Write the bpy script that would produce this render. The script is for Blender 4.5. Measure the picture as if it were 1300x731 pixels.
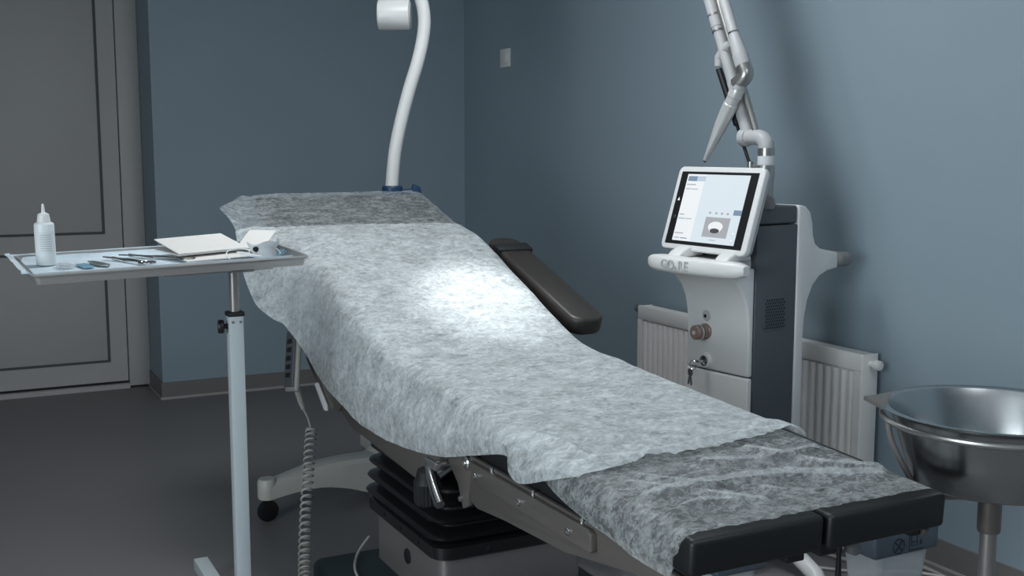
import bpy, bmesh, math, random
from mathutils import Vector, Matrix, noise

random.seed(7)
for o in list(bpy.data.objects):
    bpy.data.objects.remove(o, do_unlink=True)
SC = bpy.context.scene
COL = SC.collection
R = math.radians

# ------------------------------------------------------------------ camera
cam_data = bpy.data.cameras.new('camera')
cam_data.sensor_width = 36.0
cam_data.lens = 36.0 * 1400.0 / 1300.0
cam_data.clip_start = 0.05
cam = bpy.data.objects.new('camera', cam_data)
COL.objects.link(cam)
cam.location = (0, 0, 1.35)
cam.rotation_euler = (R(90 - 7.0646), 0, R(-27.2))
SC.camera = cam

# ------------------------------------------------------------------ world, exposure, large lights
w = bpy.data.worlds.new('world'); SC.world = w; w.use_nodes = True
w.node_tree.nodes['Background'].inputs[0].default_value = (0.55, 0.62, 0.68, 1)
w.node_tree.nodes['Background'].inputs[1].default_value = 0.05
SC.view_settings.view_transform = 'Standard'
SC.view_settings.look = 'None'
SC.view_settings.exposure = 0.0
SC.view_settings.gamma = 1.0
SC.view_settings.use_curve_mapping = False

def area_light(name, loc, size, power, color, rot=(0, 0, 0), spread=180):
    d = bpy.data.lights.new(name, 'AREA'); d.shape = 'RECTANGLE'
    d.size, d.size_y = size; d.energy = power; d.color = color; d.spread = R(spread)
    o = bpy.data.objects.new(name, d); COL.objects.link(o)
    o.location = loc; o.rotation_euler = rot
    return o
CEIL = 2.8
CEIL_LAMPS = [((1.35, 3.0), (0.6, 0.6), 24.0), ((1.35, 0.2), (0.6, 0.6), 14.0)]
for i, ((lx, ly), sz, pw) in enumerate(CEIL_LAMPS):
    area_light('ceiling_lamp_light', (lx, ly, CEIL - 0.045), sz, pw, (0.93, 0.97, 1.0), spread=180)

# unseen frosted window, added beside the camera to give light from the left
area_light('added_window_light', (-2.33, 0.4, 1.45), (1.6, 1.9), 78.0, (0.86, 0.95, 1.0), rot=(0, R(-90), 0))

# ------------------------------------------------------------------ materials
def mat(name, col, rough=0.5, metal=0.0, var=0.05, scale=18.0, bump=0.0, bscale=200.0, stretch=(1, 1, 1), spec=0.5, rvar=0.0):
    m = bpy.data.materials.new(name); m.use_nodes = True
    nt = m.node_tree; N = nt.nodes; L = nt.links
    b = N['Principled BSDF']
    b.inputs['Roughness'].default_value = rough; b.inputs['Metallic'].default_value = metal
    b.inputs['Specular IOR Level'].default_value = spec
    tc = N.new('ShaderNodeTexCoord'); mp = N.new('ShaderNodeMapping')
    mp.inputs['Scale'].default_value = stretch
    L.new(tc.outputs['Object'], mp.inputs['Vector'])
    no = N.new('ShaderNodeTexNoise'); no.inputs['Scale'].default_value = scale; no.inputs['Detail'].default_value = 5
    L.new(mp.outputs[0], no.inputs['Vector'])
    mx = N.new('ShaderNodeMix'); mx.data_type = 'RGBA'
    c1 = [max(0, c * (1 - var)) for c in col] + [1]; c2 = [min(1, c * (1 + var)) for c in col] + [1]
    mx.inputs[6].default_value = c1; mx.inputs[7].default_value = c2
    L.new(no.outputs[0], mx.inputs[0]); L.new(mx.outputs[2], b.inputs['Base Color'])
    if rvar:
        mr = N.new('ShaderNodeMapRange'); mr.inputs[1].default_value = .3; mr.inputs[2].default_value = .7
        mr.inputs[3].default_value = max(0.02, rough - rvar); mr.inputs[4].default_value = rough + rvar
        L.new(no.outputs[0], mr.inputs[0]); L.new(mr.outputs[0], b.inputs['Roughness'])
    if bump:
        n2 = N.new('ShaderNodeTexNoise'); n2.inputs['Scale'].default_value = bscale; n2.inputs['Detail'].default_value = 3
        L.new(mp.outputs[0], n2.inputs['Vector'])
        bp = N.new('ShaderNodeBump'); bp.inputs['Strength'].default_value = bump; bp.inputs['Distance'].default_value = 0.002
        L.new(n2.outputs[0], bp.inputs['Height']); L.new(bp.outputs[0], b.inputs['Normal'])
    return m

def emit(name, col, strength):
    m = bpy.data.materials.new(name); m.use_nodes = True
    nt = m.node_tree; b = nt.nodes['Principled BSDF']
    b.inputs['Base Color'].default_value = (*[c * .3 for c in col], 1)
    b.inputs['Roughness'].default_value = .25
    b.inputs['Emission Color'].default_value = (*col, 1)
    b.inputs['Emission Strength'].default_value = strength
    return m

def clear(name, col, alpha, rough=.2):
    m = bpy.data.materials.new(name); m.use_nodes = True
    b = m.node_tree.nodes['Principled BSDF']
    b.inputs['Base Color'].default_value = (*col, 1); b.inputs['Alpha'].default_value = alpha
    b.inputs['Roughness'].default_value = rough
    return m

def sheet_mat(name, lo, hi, stretch, col=(.78, .83, .84), fibre=34.0):
    """thin non-woven fabric: a random web of fibres, gaps let one look through"""
    m = bpy.data.materials.new(name); m.use_nodes = True
    nt = m.node_tree; N = nt.nodes; L = nt.links
    for n in list(N): N.remove(n)
    out = N.new('ShaderNodeOutputMaterial')
    tc = N.new('ShaderNodeTexCoord'); mp = N.new('ShaderNodeMapping'); mp.inputs['Scale'].default_value = stretch
    L.new(tc.outputs['Object'], mp.inputs['Vector'])
    n1 = N.new('ShaderNodeTexNoise'); n1.inputs['Scale'].default_value = fibre; n1.inputs['Detail'].default_value = 9
    n1.inputs['Roughness'].default_value = .74; n1.inputs['Distortion'].default_value = .7
    L.new(mp.outputs[0], n1.inputs['Vector'])
    n2 = N.new('ShaderNodeTexNoise'); n2.inputs['Scale'].default_value = fibre * .3; n2.inputs['Detail'].default_value = 5
    n2.inputs['Distortion'].default_value = .5
    L.new(mp.outputs[0], n2.inputs['Vector'])
    ad = N.new('ShaderNodeMath'); ad.operation = 'MULTIPLY_ADD'; ad.inputs[1].default_value = .42
    L.new(n2.outputs[0], ad.inputs[0])
    sc = N.new('ShaderNodeMath'); sc.operation = 'MULTIPLY'; sc.inputs[1].default_value = .98
    L.new(n1.outputs[0], sc.inputs[0]); L.new(sc.outputs[0], ad.inputs[2])
    mr = N.new('ShaderNodeMapRange'); mr.inputs[1].default_value = .52; mr.inputs[2].default_value = .88
    mr.inputs[3].default_value = lo; mr.inputs[4].default_value = hi
    L.new(ad.outputs[0], mr.inputs[0])
    df = N.new('ShaderNodeBsdfDiffuse'); df.inputs[0].default_value = (*col, 1)
    tr = N.new('ShaderNodeBsdfTranslucent'); tr.inputs[0].default_value = (*col, 1)
    gl = N.new('ShaderNodeBsdfGlossy'); gl.inputs['Roughness'].default_value = .5; gl.inputs[0].default_value = (.8, .85, .88, 1)
    m1 = N.new('ShaderNodeMixShader'); m1.inputs[0].default_value = .28
    L.new(df.outputs[0], m1.inputs[1]); L.new(tr.outputs[0], m1.inputs[2])
    m3 = N.new('ShaderNodeMixShader'); m3.inputs[0].default_value = .06
    L.new(m1.outputs[0], m3.inputs[1]); L.new(gl.outputs[0], m3.inputs[2])
    tp = N.new('ShaderNodeBsdfTransparent')
    m2 = N.new('ShaderNodeMixShader')
    L.new(mr.outputs[0], m2.inputs[0]); L.new(tp.outputs[0], m2.inputs[1]); L.new(m3.outputs[0], m2.inputs[2])
    bp = N.new('ShaderNodeBump'); bp.inputs['Strength'].default_value = .35; bp.inputs['Distance'].default_value = .004
    L.new(ad.outputs[0], bp.inputs['Height'])
    L.new(bp.outputs[0], df.inputs['Normal']); L.new(bp.outputs[0], gl.inputs['Normal'])
    L.new(m2.outputs[0], out.inputs[0])
    return m

M = {}
M['wall'] = mat('wall_paint', (.248, .316, .362), .62, var=.035, scale=3.0, bump=.12, bscale=160)
M['ceiling'] = mat('ceiling_paint', (.72, .73, .74), .8)
M['floor'] = mat('vinyl_floor', (.165, .158, .160), .50, var=.25, scale=260, bump=.05, rvar=.05)
M['skirting'] = mat('skirting_vinyl', (.165, .155, .150), .5)
M['skirt_edge'] = mat('skirting_edge', (.36, .34, .33), .5)
M['door'] = mat('door_laminate', (.42, .415, .405), .55, var=.03, scale=6)
M['door_frame'] = mat('door_frame_paint', (.44, .432, .42), .55, var=.03)
M['groove'] = mat('door_groove', (.085, .088, .09), .7)
M['gap'] = mat('shadow_gap_black', (.012, .012, .013), .8)
M['leather'] = mat('black_leatherette', (.0055, .0065, .007), .5, var=.2, scale=30, bump=.25, bscale=260)
M['leather_brown'] = mat('dark_brown_leatherette', (.032, .028, .025), .45, var=.15, scale=30, bump=.2, bscale=300)
M['steel'] = mat('brushed_steel', (.190, .172, .158), .40, metal=.5, var=.12, scale=60, stretch=(1, .15, 4), rvar=.06)
M['steel_col'] = mat('brushed_steel_column', (.32, .30, .29), .36, metal=.6, var=.1, scale=60, stretch=(6, 6, .3), rvar=.06)
M['chrome'] = mat('polished_steel', (.62, .62, .61), .18, metal=1.0, var=.05)
M['satin'] = mat('satin_steel', (.45, .44, .42), .3, metal=.9, var=.06)
M['arm_metal'] = mat('arm_painted_metal', (.66, .66, .65), .3, metal=.35, var=.03)
M['scissor'] = mat('shaded_instrument_steel', (.10, .10, .10), .3, metal=.7)  # blade steel darkened so its colour carries their black shadows
M['bowl'] = mat('basin_steel', (.44, .455, .46), .24, metal=1.0, var=.10, scale=60, stretch=(1, 1, .03))
M['rubber'] = mat('black_rubber', (.011, .011, .012), .22, var=.1)
M['rubber_matt'] = mat('black_rubber_matt', (.010, .011, .012), .6, var=.1)
M['teal'] = mat('dark_teal_plastic', (.016, .030, .036), .5, var=.1)
M['white'] = mat('white_plastic', (.72, .72, .71), .38, var=.02)
M['white_metal'] = mat('white_enamel', (.50, .55, .57), .35, var=.03)
M['lamp_white'] = mat('lamp_white_enamel', (.72, .72, .71), .35, var=.02)
M['cream'] = mat('cream_plastic', (.50, .49, .45), .42, var=.03)
M['blue'] = mat('blue_plastic', (.018, .055, .120), .4, var=.05)
M['grey_dark'] = mat('dark_grey_plastic', (.088, .098, .108), .5, var=.04)
M['grey_mid'] = mat('mid_grey_plastic', (.20, .20, .20), .45, var=.03)
M['grey_light'] = mat('light_grey_plastic', (.44, .445, .45), .45, var=.03)
M['black'] = mat('black_plastic', (.010, .010, .011), .4)
M['radiator'] = mat('radiator_enamel', (.80, .78, .755), .38, var=.02)
M['copper'] = mat('dusky_pink_plastic', (.22, .155, .135), .35, var=.06)
M['cord'] = mat('cord_plastic', (.36, .35, .33), .45)
M['cable'] = mat('cable_white', (.52, .50, .47), .5)
M['bin_lid'] = mat('bin_lid_plastic', (.085, .11, .135), .45)
M['bin_body'] = clear('bin_translucent_plastic', (.62, .66, .68), .62, .35)
M['navy'] = mat('navy_print', (.012, .022, .035), .5)
M['paper'] = mat('paper_wrap', (.74, .72, .69), .7, var=.03, scale=40)
M['paper2'] = mat('paper_wrap_underside', (.60, .59, .57), .7, var=.04, scale=40)
M['drape'] = mat('tray_drape_paper', (.62, .72, .78), .65, var=.06, scale=60, bump=.3, bscale=120)
M['bottle'] = mat('bottle_plastic', (.70, .74, .75), .35, var=.02)
M['label'] = mat('bottle_label', (.66, .68, .69), .55, var=.02)
M['print'] = mat('label_print', (.36, .39, .42), .6)
M['clear'] = clear('clear_blister_plastic', (.65, .68, .70), .45, .15)
M['lblue'] = mat('light_blue_pack', (.18, .34, .46), .4, var=.1)
M['olive'] = mat('foil_pack', (.24, .27, .26), .35, metal=.4, var=.25, scale=120)
M['tray'] = mat('tray_steel', (.46, .45, .44), .30, metal=.6, var=.08, stretch=(.2, 4, 4), scale=50)
M['screen'] = emit('screen_glow', (.80, .88, .93), .62)
M['ui_blue'] = emit('screen_blue_grey', (.28, .38, .52), .5)
M['ui_pale'] = emit('screen_pale_blue', (.62, .74, .84), .55)
M['ui_grey'] = emit('screen_grey', (.46, .47, .50), .6)
M['ui_dark'] = emit('screen_dark_grey', (.10, .10, .11), .5)
M['ui_white'] = emit('screen_white', (.88, .90, .92), .7)
M['lamp_glow'] = emit('lamp_diffuser', (.95, .98, 1.0), 4.0)
M['mask'] = mat('mask_fabric', (.74, .76, .77), .7, var=.03)
M['sheet_low'] = sheet_mat('nonwoven_sheet', .05, .60, (.75, 1.2, 1), fibre=85)
M['sheet_top'] = sheet_mat('nonwoven_sheet_upper', .30, 1.0, (.8, 1.1, 1), fibre=62)

# ------------------------------------------------------------------ helpers
def wm(o):
    m = Matrix.Identity(4)
    while o is not None:
        m = o.matrix_basis @ m
        o = o.parent
    return m

def finish(bm, angle=32):
    bmesh.ops.recalc_face_normals(bm, faces=bm.faces)
    for f in bm.faces: f.smooth = True
    for e in bm.edges:
        e.smooth = e.is_manifold and e.calc_face_angle(0) < R(angle)

def obj(name, bm, m, parent=None, frame=None, angle=32, recenter=True):
    """link a bmesh as one mesh object; coordinates are world, or local to matrix `frame`"""
    finish(bm, angle)
    me = bpy.data.meshes.new(name); bm.to_mesh(me); bm.free()
    me.materials.append(M[m] if isinstance(m, str) else m)
    o = bpy.data.objects.new(name, me); COL.objects.link(o)
    base = wm(parent) if parent is not None else Matrix.Identity(4)
    F = (base.inverted() @ frame) if frame is not None else base.inverted()
    me.transform(F)
    if recenter:
        xs = [v.co for v in me.vertices]
        lo = Vector([min(v[i] for v in xs) for i in range(3)]); hi = Vector([max(v[i] for v in xs) for i in range(3)])
        c = (lo + hi) / 2
        if parent is None: c.z = lo.z
        me.transform(Matrix.Translation(-c)); o.location = c
    o.parent = parent
    return o

def tag(o, label, cat=None, group=None, kind=None):
    o['label'] = label
    if cat: o['category'] = cat
    if group: o['group'] = group
    if kind: o['kind'] = kind
    return o

def thing(name, label, cat, loc=(0, 0, 0), rot=(0, 0, 0), group=None):
    o = bpy.data.objects.new(name, None); COL.objects.link(o)
    o.location = loc; o.rotation_euler = rot; o.empty_display_size = .05
    return tag(o, label, cat, group)

def struct(name, bm, m, label, parent=None, **k):
    o = obj(name, bm, m, parent, **k); o['kind'] = 'structure'; o['label'] = label
    return o

def B():
    return bmesh.new()

def add_box(bm, lo, hi, bev=0.0, seg=2):
    t = bmesh.new()
    bmesh.ops.create_cube(t, size=1)
    for v in t.verts:
        v.co = Vector([lo[i] + (hi[i] - lo[i]) * (v.co[i] + .5) for i in range(3)])
    if bev > 0:
        bmesh.ops.bevel(t, geom=t.edges[:], offset=bev, segments=seg, affect='EDGES', profile=.5)
    merge(bm, t)
    return bm

def merge(bm, t, mx=None):
    me = bpy.data.meshes.new('tmp'); t.to_mesh(me); t.free()
    if mx is not None: me.transform(mx)
    bm.from_mesh(me); bpy.data.meshes.remove(me)

def add_prism(bm, poly, axis, h0, h1, bev=0.0, seg=2):
    """poly: 2-D points; axis 0 -> (y,z) extruded in x, 1 -> (x,z) in y, 2 -> (x,y) in z"""
    t = bmesh.new()
    def pt(p, h):
        return {0: (h, p[0], p[1]), 1: (p[0], h, p[1]), 2: (p[0], p[1], h)}[axis]
    a = [t.verts.new(pt(p, h0)) for p in poly]; b = [t.verts.new(pt(p, h1)) for p in poly]
    n = len(poly)
    t.faces.new(a); t.faces.new(b[::-1])
    for i in range(n): t.faces.new((a[i], b[i], b[(i + 1) % n], a[(i + 1) % n]))
    bmesh.ops.recalc_face_normals(t, faces=t.faces)
    if bev > 0:
        es = [e for e in t.edges if e.calc_face_angle(0) > R(25)]
        bmesh.ops.bevel(t, geom=es, offset=bev, segments=seg, affect='EDGES', profile=.5)
    merge(bm, t)
    return bm

def frame_of(d):
    d = Vector(d).normalized()
    u = d.cross(Vector((0, 0, 1)))
    if u.length < 1e-4: u = Vector((1, 0, 0))
    u.normalize()
    return u, d.cross(u).normalized(), d

def add_tube(bm, pts, r, n=12, caps=True, closed=False):
    pts = [Vector(p) for p in pts]; k = len(pts)
    rr = r if isinstance(r, (list, tuple)) else [r] * k
    rings = []; u = None
    for i, p in enumerate(pts):
        if closed: d = pts[(i + 1) % k] - pts[i - 1]
        else: d = pts[min(i + 1, k - 1)] - pts[max(i - 1, 0)]
        if d.length < 1e-9: d = Vector((0, 0, 1))
        d.normalize()
        if u is None: u = frame_of(d)[0]
        u = (u - d * u.dot(d))
        if u.length < 1e-6: u = frame_of(d)[0]
        u.normalize(); v = d.cross(u)
        rings.append([bm.verts.new(p + (u * math.cos(2 * math.pi * j / n) + v * math.sin(2 * math.pi * j / n)) * rr[i]) for j in range(n)])
    m = k if closed else k - 1
    for i in range(m):
        a, b = rings[i], rings[(i + 1) % k]
        for j in range(n): bm.faces.new((a[j], a[(j + 1) % n], b[(j + 1) % n], b[j]))
    if caps and not closed:
        bm.faces.new(rings[0][::-1]); bm.faces.new(rings[-1])
    return bm

def add_lathe(bm, prof, base, axis=(0, 0, 1), n=32, closed_top=True, closed_bot=True):
    """prof: list of (radius, height) along axis from base"""
    u, v, d = frame_of(axis); base = Vector(base); rings = []
    for r, h in prof:
        rings.append([bm.verts.new(base + d * h + (u * math.cos(2 * math.pi * j / n) + v * math.sin(2 * math.pi * j / n)) * max(r, 1e-5)) for j in range(n)])
    for i in range(len(prof) - 1):
        a, b = rings[i], rings[i + 1]
        for j in range(n): bm.faces.new((a[j], a[(j + 1) % n], b[(j + 1) % n], b[j]))
    if closed_bot: bm.faces.new(rings[0][::-1])
    if closed_top: bm.faces.new(rings[-1])
    return bm

def cyl(bm, p0, p1, r, n=16, bev=0.0):
    p0, p1 = Vector(p0), Vector(p1); h = (p1 - p0).length
    prof = [(r, 0), (r, h)] if bev <= 0 else [(r - bev, 0), (r - .3 * bev, .3 * bev), (r, bev), (r, h - bev), (r - .3 * bev, h - .3 * bev), (r - bev, h)]
    return add_lathe(bm, prof, p0, p1 - p0, n)

def spline(pts, n=8):
    """Catmull-Rom through the points"""
    P = [Vector(p) for p in pts]; out = []
    for i in range(len(P) - 1):
        a = P[max(i - 1, 0)]; b = P[i]; c = P[i + 1]; d = P[min(i + 2, len(P) - 1)]
        for k in range(n):
            t = k / n
            out.append(.5 * ((2 * b) + (c - a) * t + (2 * a - 5 * b + 4 * c - d) * t * t + (3 * b - a - 3 * c + d) * t ** 3))
    out.append(P[-1])
    return out

def interp(tab, x):
    """piecewise smooth interpolation of rows (x, a, b...) sorted by x"""
    if x <= tab[0][0]: return tab[0][1:]
    if x >= tab[-1][0]: return tab[-1][1:]
    for i in range(len(tab) - 1):
        if tab[i][0] <= x <= tab[i + 1][0]:
            x0, x1 = tab[i][0], tab[i + 1][0]; t = (x - x0) / (x1 - x0)
            r = []
            for k in range(1, len(tab[0])):
                p1, p2 = tab[i][k], tab[i + 1][k]
                m1 = (tab[i + 1][k] - tab[i - 1][k]) / (tab[i + 1][0] - tab[i - 1][0]) if i > 0 else (p2 - p1) / (x1 - x0)
                m2 = (tab[i + 2][k] - tab[i][k]) / (tab[i + 2][0] - tab[i][0]) if i + 2 < len(tab) else (p2 - p1) / (x1 - x0)
                h = x1 - x0
                r.append((2 * t ** 3 - 3 * t * t + 1) * p1 + (t ** 3 - 2 * t * t + t) * h * m1 + (-2 * t ** 3 + 3 * t * t) * p2 + (t ** 3 - t * t) * h * m2)
            return tuple(r)

def rrect(x0, y0, x1, y1, r, n=6):
    out = []
    for cx, cy, a0 in ((x1 - r, y1 - r, 0), (x0 + r, y1 - r, 90), (x0 + r, y0 + r, 180), (x1 - r, y0 + r, 270)):
        for k in range(n + 1):
            a = R(a0 + 90 * k / n); out.append((cx + r * math.cos(a), cy + r * math.sin(a)))
    return out

def text_bm(s, size, depth):
    cu = bpy.data.curves.new('text', 'FONT'); cu.body = s; cu.size = size; cu.extrude = depth
    cu.align_x = 'CENTER'; cu.align_y = 'CENTER'
    o = bpy.data.objects.new('text', cu); COL.objects.link(o)
    dg = bpy.context.evaluated_depsgraph_get()
    me = bpy.data.meshes.new_from_object(o.evaluated_get(dg))
    bm = bmesh.new(); bm.from_mesh(me)
    bpy.data.objects.remove(o, do_unlink=True); bpy.data.meshes.remove(me)
    return bm

# ================================================================== THE ROOM
WR, WB, WD, XN = 2.836, 6.15, 6.57, 1.01     # right wall, back wall, door wall, niche corner
XLW, YF = -2.4, -2.2
struct('floor', add_box(B(), (XLW, YF, -.1), (WR + .1, WD + .1, 0)), 'floor', 'dark grey speckled vinyl floor')
struct('ceiling', add_box(B(), (XLW, YF, CEIL), (WR + .1, WD + .1, CEIL + .1)), 'ceiling', 'plain off-white ceiling')
struct('wall_right', add_box(B(), (WR, YF, 0), (WR + .1, WD + .1, CEIL)), 'wall', 'blue-grey painted wall behind the radiator')
struct('wall_back', add_box(B(), (XN, WB, 0), (WR, WD + .1, CEIL)), 'wall', 'blue-grey painted wall behind the lamp stand')
bm = B(); add_box(bm, (XLW, WD, 2.42), (XN, WD + .1, CEIL)); add_box(bm, (XLW, WD, 0), (-.12, WD + .1, 2.42))
struct('wall_niche', bm, 'wall', 'blue-grey wall around the grey door')
struct('wall_left', add_box(B(), (XLW - .1, YF, 0), (XLW, WD + .1, CEIL)), 'wall', 'blue-grey painted side wall')
struct('wall_front', add_box(B(), (XLW, YF - .1, 0), (WR + .1, YF, CEIL)), 'wall', 'blue-grey painted wall behind the camera')

win = struct('added_window_1', add_box(B(), (XLW, -.60, .60), (XLW + .02, 1.40, 2.30)), emit('added_window_glow', (.86, .95, 1.0), 2.0), 'unseen frosted window added beside the camera')  # glowing pane, added out of view as the source on the left
b = B()
for lo, hi in (((-.66, .54), (1.46, .60)), ((-.66, 2.30), (1.46, 2.36)), ((-.66, .60), (-.60, 2.30)), ((1.40, .60), (1.46, 2.30)), ((.37, .60), (.43, 2.30))):
    add_box(b, (XLW, lo[0], lo[1]), (XLW + .05, hi[0], hi[1]))
obj('added_window_frame', b, 'door_frame', win)

def skirting(name, lo, hi, edge_lo, edge_hi, label):
    s = struct(name, add_box(B(), lo, hi), 'skirting', label)
    e = obj('sealing_bead', add_box(B(), edge_lo, edge_hi), 'skirt_edge', s)
    return s
skirting('baseboard_back', (XN - .008, WB - .008, 0), (WR, WB, .092), (XN - .014, WB - .016, 0), (WR, WB - .008, .012), 'grey vinyl skirting along the back wall')
skirting('baseboard_niche', (XN - .008, WB, 0), (XN, WD - .02, .092), (XN - .014, WB - .008, 0), (XN - .008, WD - .02, .010), 'grey vinyl skirting on the niche return')
skirting('baseboard_right', (WR - .008, YF, 0), (WR, WB - .008, .092), (WR - .014, YF, 0), (WR - .008, WB - .016, .008), 'grey vinyl skirting along the right wall')

# door
door = struct('door_1', add_box(B(), (-.02, WD - .002, .04), (.889, WD + .03, 2.39)), 'door', 'grey laminate door with two recessed panels')
fr = B()
add_box(fr, (.893, WD - .03, .012), (XN - .001, WD + .05, 2.42), .003)
add_box(fr, (-.12, WD - .03, .012), (-.024, WD + .05, 2.42), .003)
add_box(fr, (-.024, WD - .03, 2.394), (.893, WD + .05, 2.42), .003)
obj('door_frame', fr, 'door_frame', door)
obj('threshold', add_box(B(), (-.024, WD - .035, 0), (.893, WD + .03, .026)), 'door_frame', door)
obj('shadow_gap_sheet', add_box(B(), (-.022, WD + .002, .026), (.893, WD + .032, 2.394)), 'gap', door)  # near-black sheet behind the leaf, the gap's shade put into colour
def door_panel(z0, z1):
    p = B(); add_box(p, (.05, WD - .008, z0), (.782, WD, z1), .004)
    o = obj('door_panel', p, 'door', door)
    g = B()
    for lo, hi in (((.036, WD - .0045, z0 - .014), (.05, WD, z1 + .014)), ((.782, WD - .0045, z0 - .014), (.797, WD, z1 + .014)),
                   ((.05, WD - .0045, z0 - .014), (.782, WD, z0)), ((.05, WD - .0045, z1), (.782, WD, z1 + .014))):
        add_box(g, lo, hi)
    obj('panel_groove', g, 'groove', o)
    return o
door_panel(.168, .776); door_panel(.901, 2.27)
hd = B(); cyl(hd, (.03, WD - .05, 1.0), (.14, WD - .05, 1.0), .01); cyl(hd, (.03, WD, 1.0), (.03, WD - .05, 1.0), .01)
obj('door_handle', hd, 'satin', door)

# wall switch plate
sw = thing('wall_switch', 'small pale blank switch plate high on the right wall', 'switch', (WR, 5.59, 1.815))
obj('switch_plate', add_box(B(), (WR - .009, 5.533, 1.815), (WR, 5.648, 1.917), .003), 'white', sw)
obj('rocker', add_box(B(), (WR - .013, 5.556, 1.838), (WR - .009, 5.625, 1.894), .002), 'white', sw)

# ceiling lamps (above the frame)
for i, ((lx, ly), sz, pw) in enumerate(CEIL_LAMPS):
    t = thing('ceiling_lamp', ['square white ceiling lamp above the treatment bed', 'square white ceiling lamp near the camera'][i], 'lamp', (lx, ly, CEIL), group='ceiling lamps')
    b = B()
    for lo, hi in (((-.33, -.33), (.33, -.30)), ((-.33, .30), (.33, .33)), ((-.33, -.30), (-.30, .30)), ((.30, -.30), (.33, .30))):
        add_box(b, (lx + lo[0], ly + lo[1], CEIL - .06), (lx + hi[0], ly + hi[1], CEIL))
    obj('housing', b, 'white', t)
    obj('diffuser', add_box(B(), (lx - .30, ly - .30, CEIL - .04), (lx + .30, ly + .30, CEIL - .02)), 'lamp_glow', t)

# ================================================================== RADIATOR
XF = 2.73; RY0, RY1, RZ0, RZ1 = 2.729, 4.083, .07, .668
rad = thing('radiator', 'white ribbed panel radiator on the right wall behind the laser console', 'radiator', (XF + .05, (RY0 + RY1) / 2, 0))
b = B(); add_box(b, (XF + .012, RY0, RZ0), (XF + .028, RY1, RZ1 - .004)); obj('back_panel', b, 'radiator', rad)
b = B(); add_box(b, (XF, RY0, .608), (XF + .014, RY1, RZ1), .004)
add_box(b, (XF, RY0, RZ0), (XF + .014, RY1, RZ0 + .06), .004)
add_box(b, (XF + .0005, RY0 + .0005, RZ0 + .0602), (XF + .013, RY0 + .030, .6078)); add_box(b, (XF + .0005, RY1 - .030, RZ0 + .0602), (XF + .013, RY1 - .0005, .6078))
obj('front_frame', b, 'radiator', rad)
b = B(); add_box(b, (XF + .006, RY0 - .002, RZ0), (XF + .078, RY0 + .004, RZ1 - .002), .002); obj('end_cover', b, 'radiator', rad)
b = B(); add_box(b, (XF + .006, RY1 - .004, RZ0), (XF + .078, RY1 + .002, RZ1 - .002), .002); obj('end_cover', b, 'radiator', rad)
b = B(); add_box(b, (XF + .02, RY0 + .004, RZ1 - .02), (XF + .078, RY1 - .004, RZ1 - .006)); obj('top_grille', b, 'radiator', rad)
b = B(); add_box(b, (XF + .06, RY0 + .004, RZ0), (XF + .076, RY1 - .004, RZ1 - .03)); obj('rear_panel', b, 'radiator', rad)
nr = 34; pitch = (RY1 - RY0 - .06) / nr
rb = B(); add_prism(rb, [(.014, -.0135), (.004, -.0105), (.0, -.006), (.0, .006), (.004, .0105), (.014, .0135)], 2, RZ0 + .055, .602, 0)
first = obj('rib', rb, 'radiator', rad, frame=Matrix.Translation((XF, RY0 + .03 + pitch / 2, 0)), angle=60)
for k in range(1, nr):
    c = first.copy(); COL.objects.link(c); c.parent = rad
    c.location = first.location + Vector((0, pitch * k, 0))
b = B(); cyl(b, (XF + .045, RY0 + .004, .632), (XF + .045, RY0 - .030, .632), .011); cyl(b, (XF + .045, RY0 - .020, .632), (XF + .045, RY0 - .045, .632), .017, bev=.003)
vv = obj('vent_plug', b, 'radiator', rad)
b = B(); cyl(b, (XF + .045, RY1 - .004, .645), (XF + .045, RY1 + .03, .645), .012)
cyl(b, (XF + .045, RY1 + .02, .645), (XF + .045, RY1 + .07, .645), .018, bev=.003)
obj('valve', b, 'satin', rad)
for yy in (3.0, 3.8): obj('wall_bracket', add_box(B(), (XF + .07, yy, .5), (WR, yy + .03, .54)), 'radiator', rad)

# ================================================================== TREATMENT BED
XL, XR = 1.053, 1.633
XC = (XL + XR) / 2
bed = thing('treatment_bed', 'black padded adjustable treatment bed with raised backrest and steel side rails', 'bed', (XC, 2.85, 0))
def pad(name, x0, x1, poly, m='leather', bev=.018, label=None):
    b = B(); add_prism(b, poly, 0, x0, x1, bev, 4)
    o = obj(name, b, m, bed)
    if label: o['label'] = label
    return o
def legpoly(y0, y1, t):
    zt = lambda y: .718 + (y - 1.40) * .0535
    return [(y0, zt(y0)), (y1, zt(y1)), (y1, zt(y1) - t), (y0 + .004, zt(y0) - t)]
pad('leg_pad', XL, XC - .004, legpoly(1.405, 2.26, .066), bev=.010)
pad('leg_pad', XC + .004, XR, legpoly(1.400, 2.26, .066), bev=.010)
pad('seat_pad', XL, XR, legpoly(2.268, 2.735, .075), bev=.030)
pad('back_pad', 1.02, XR + .002, [(2.745, .790), (3.46, 1.058), (3.485, .99), (2.77, .715)], bev=.030)
pad('head_pad', .985, 1.625, [(3.475, 1.052), (3.922, 1.190), (3.938, 1.135), (3.49, .995)], bev=.012)
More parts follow.
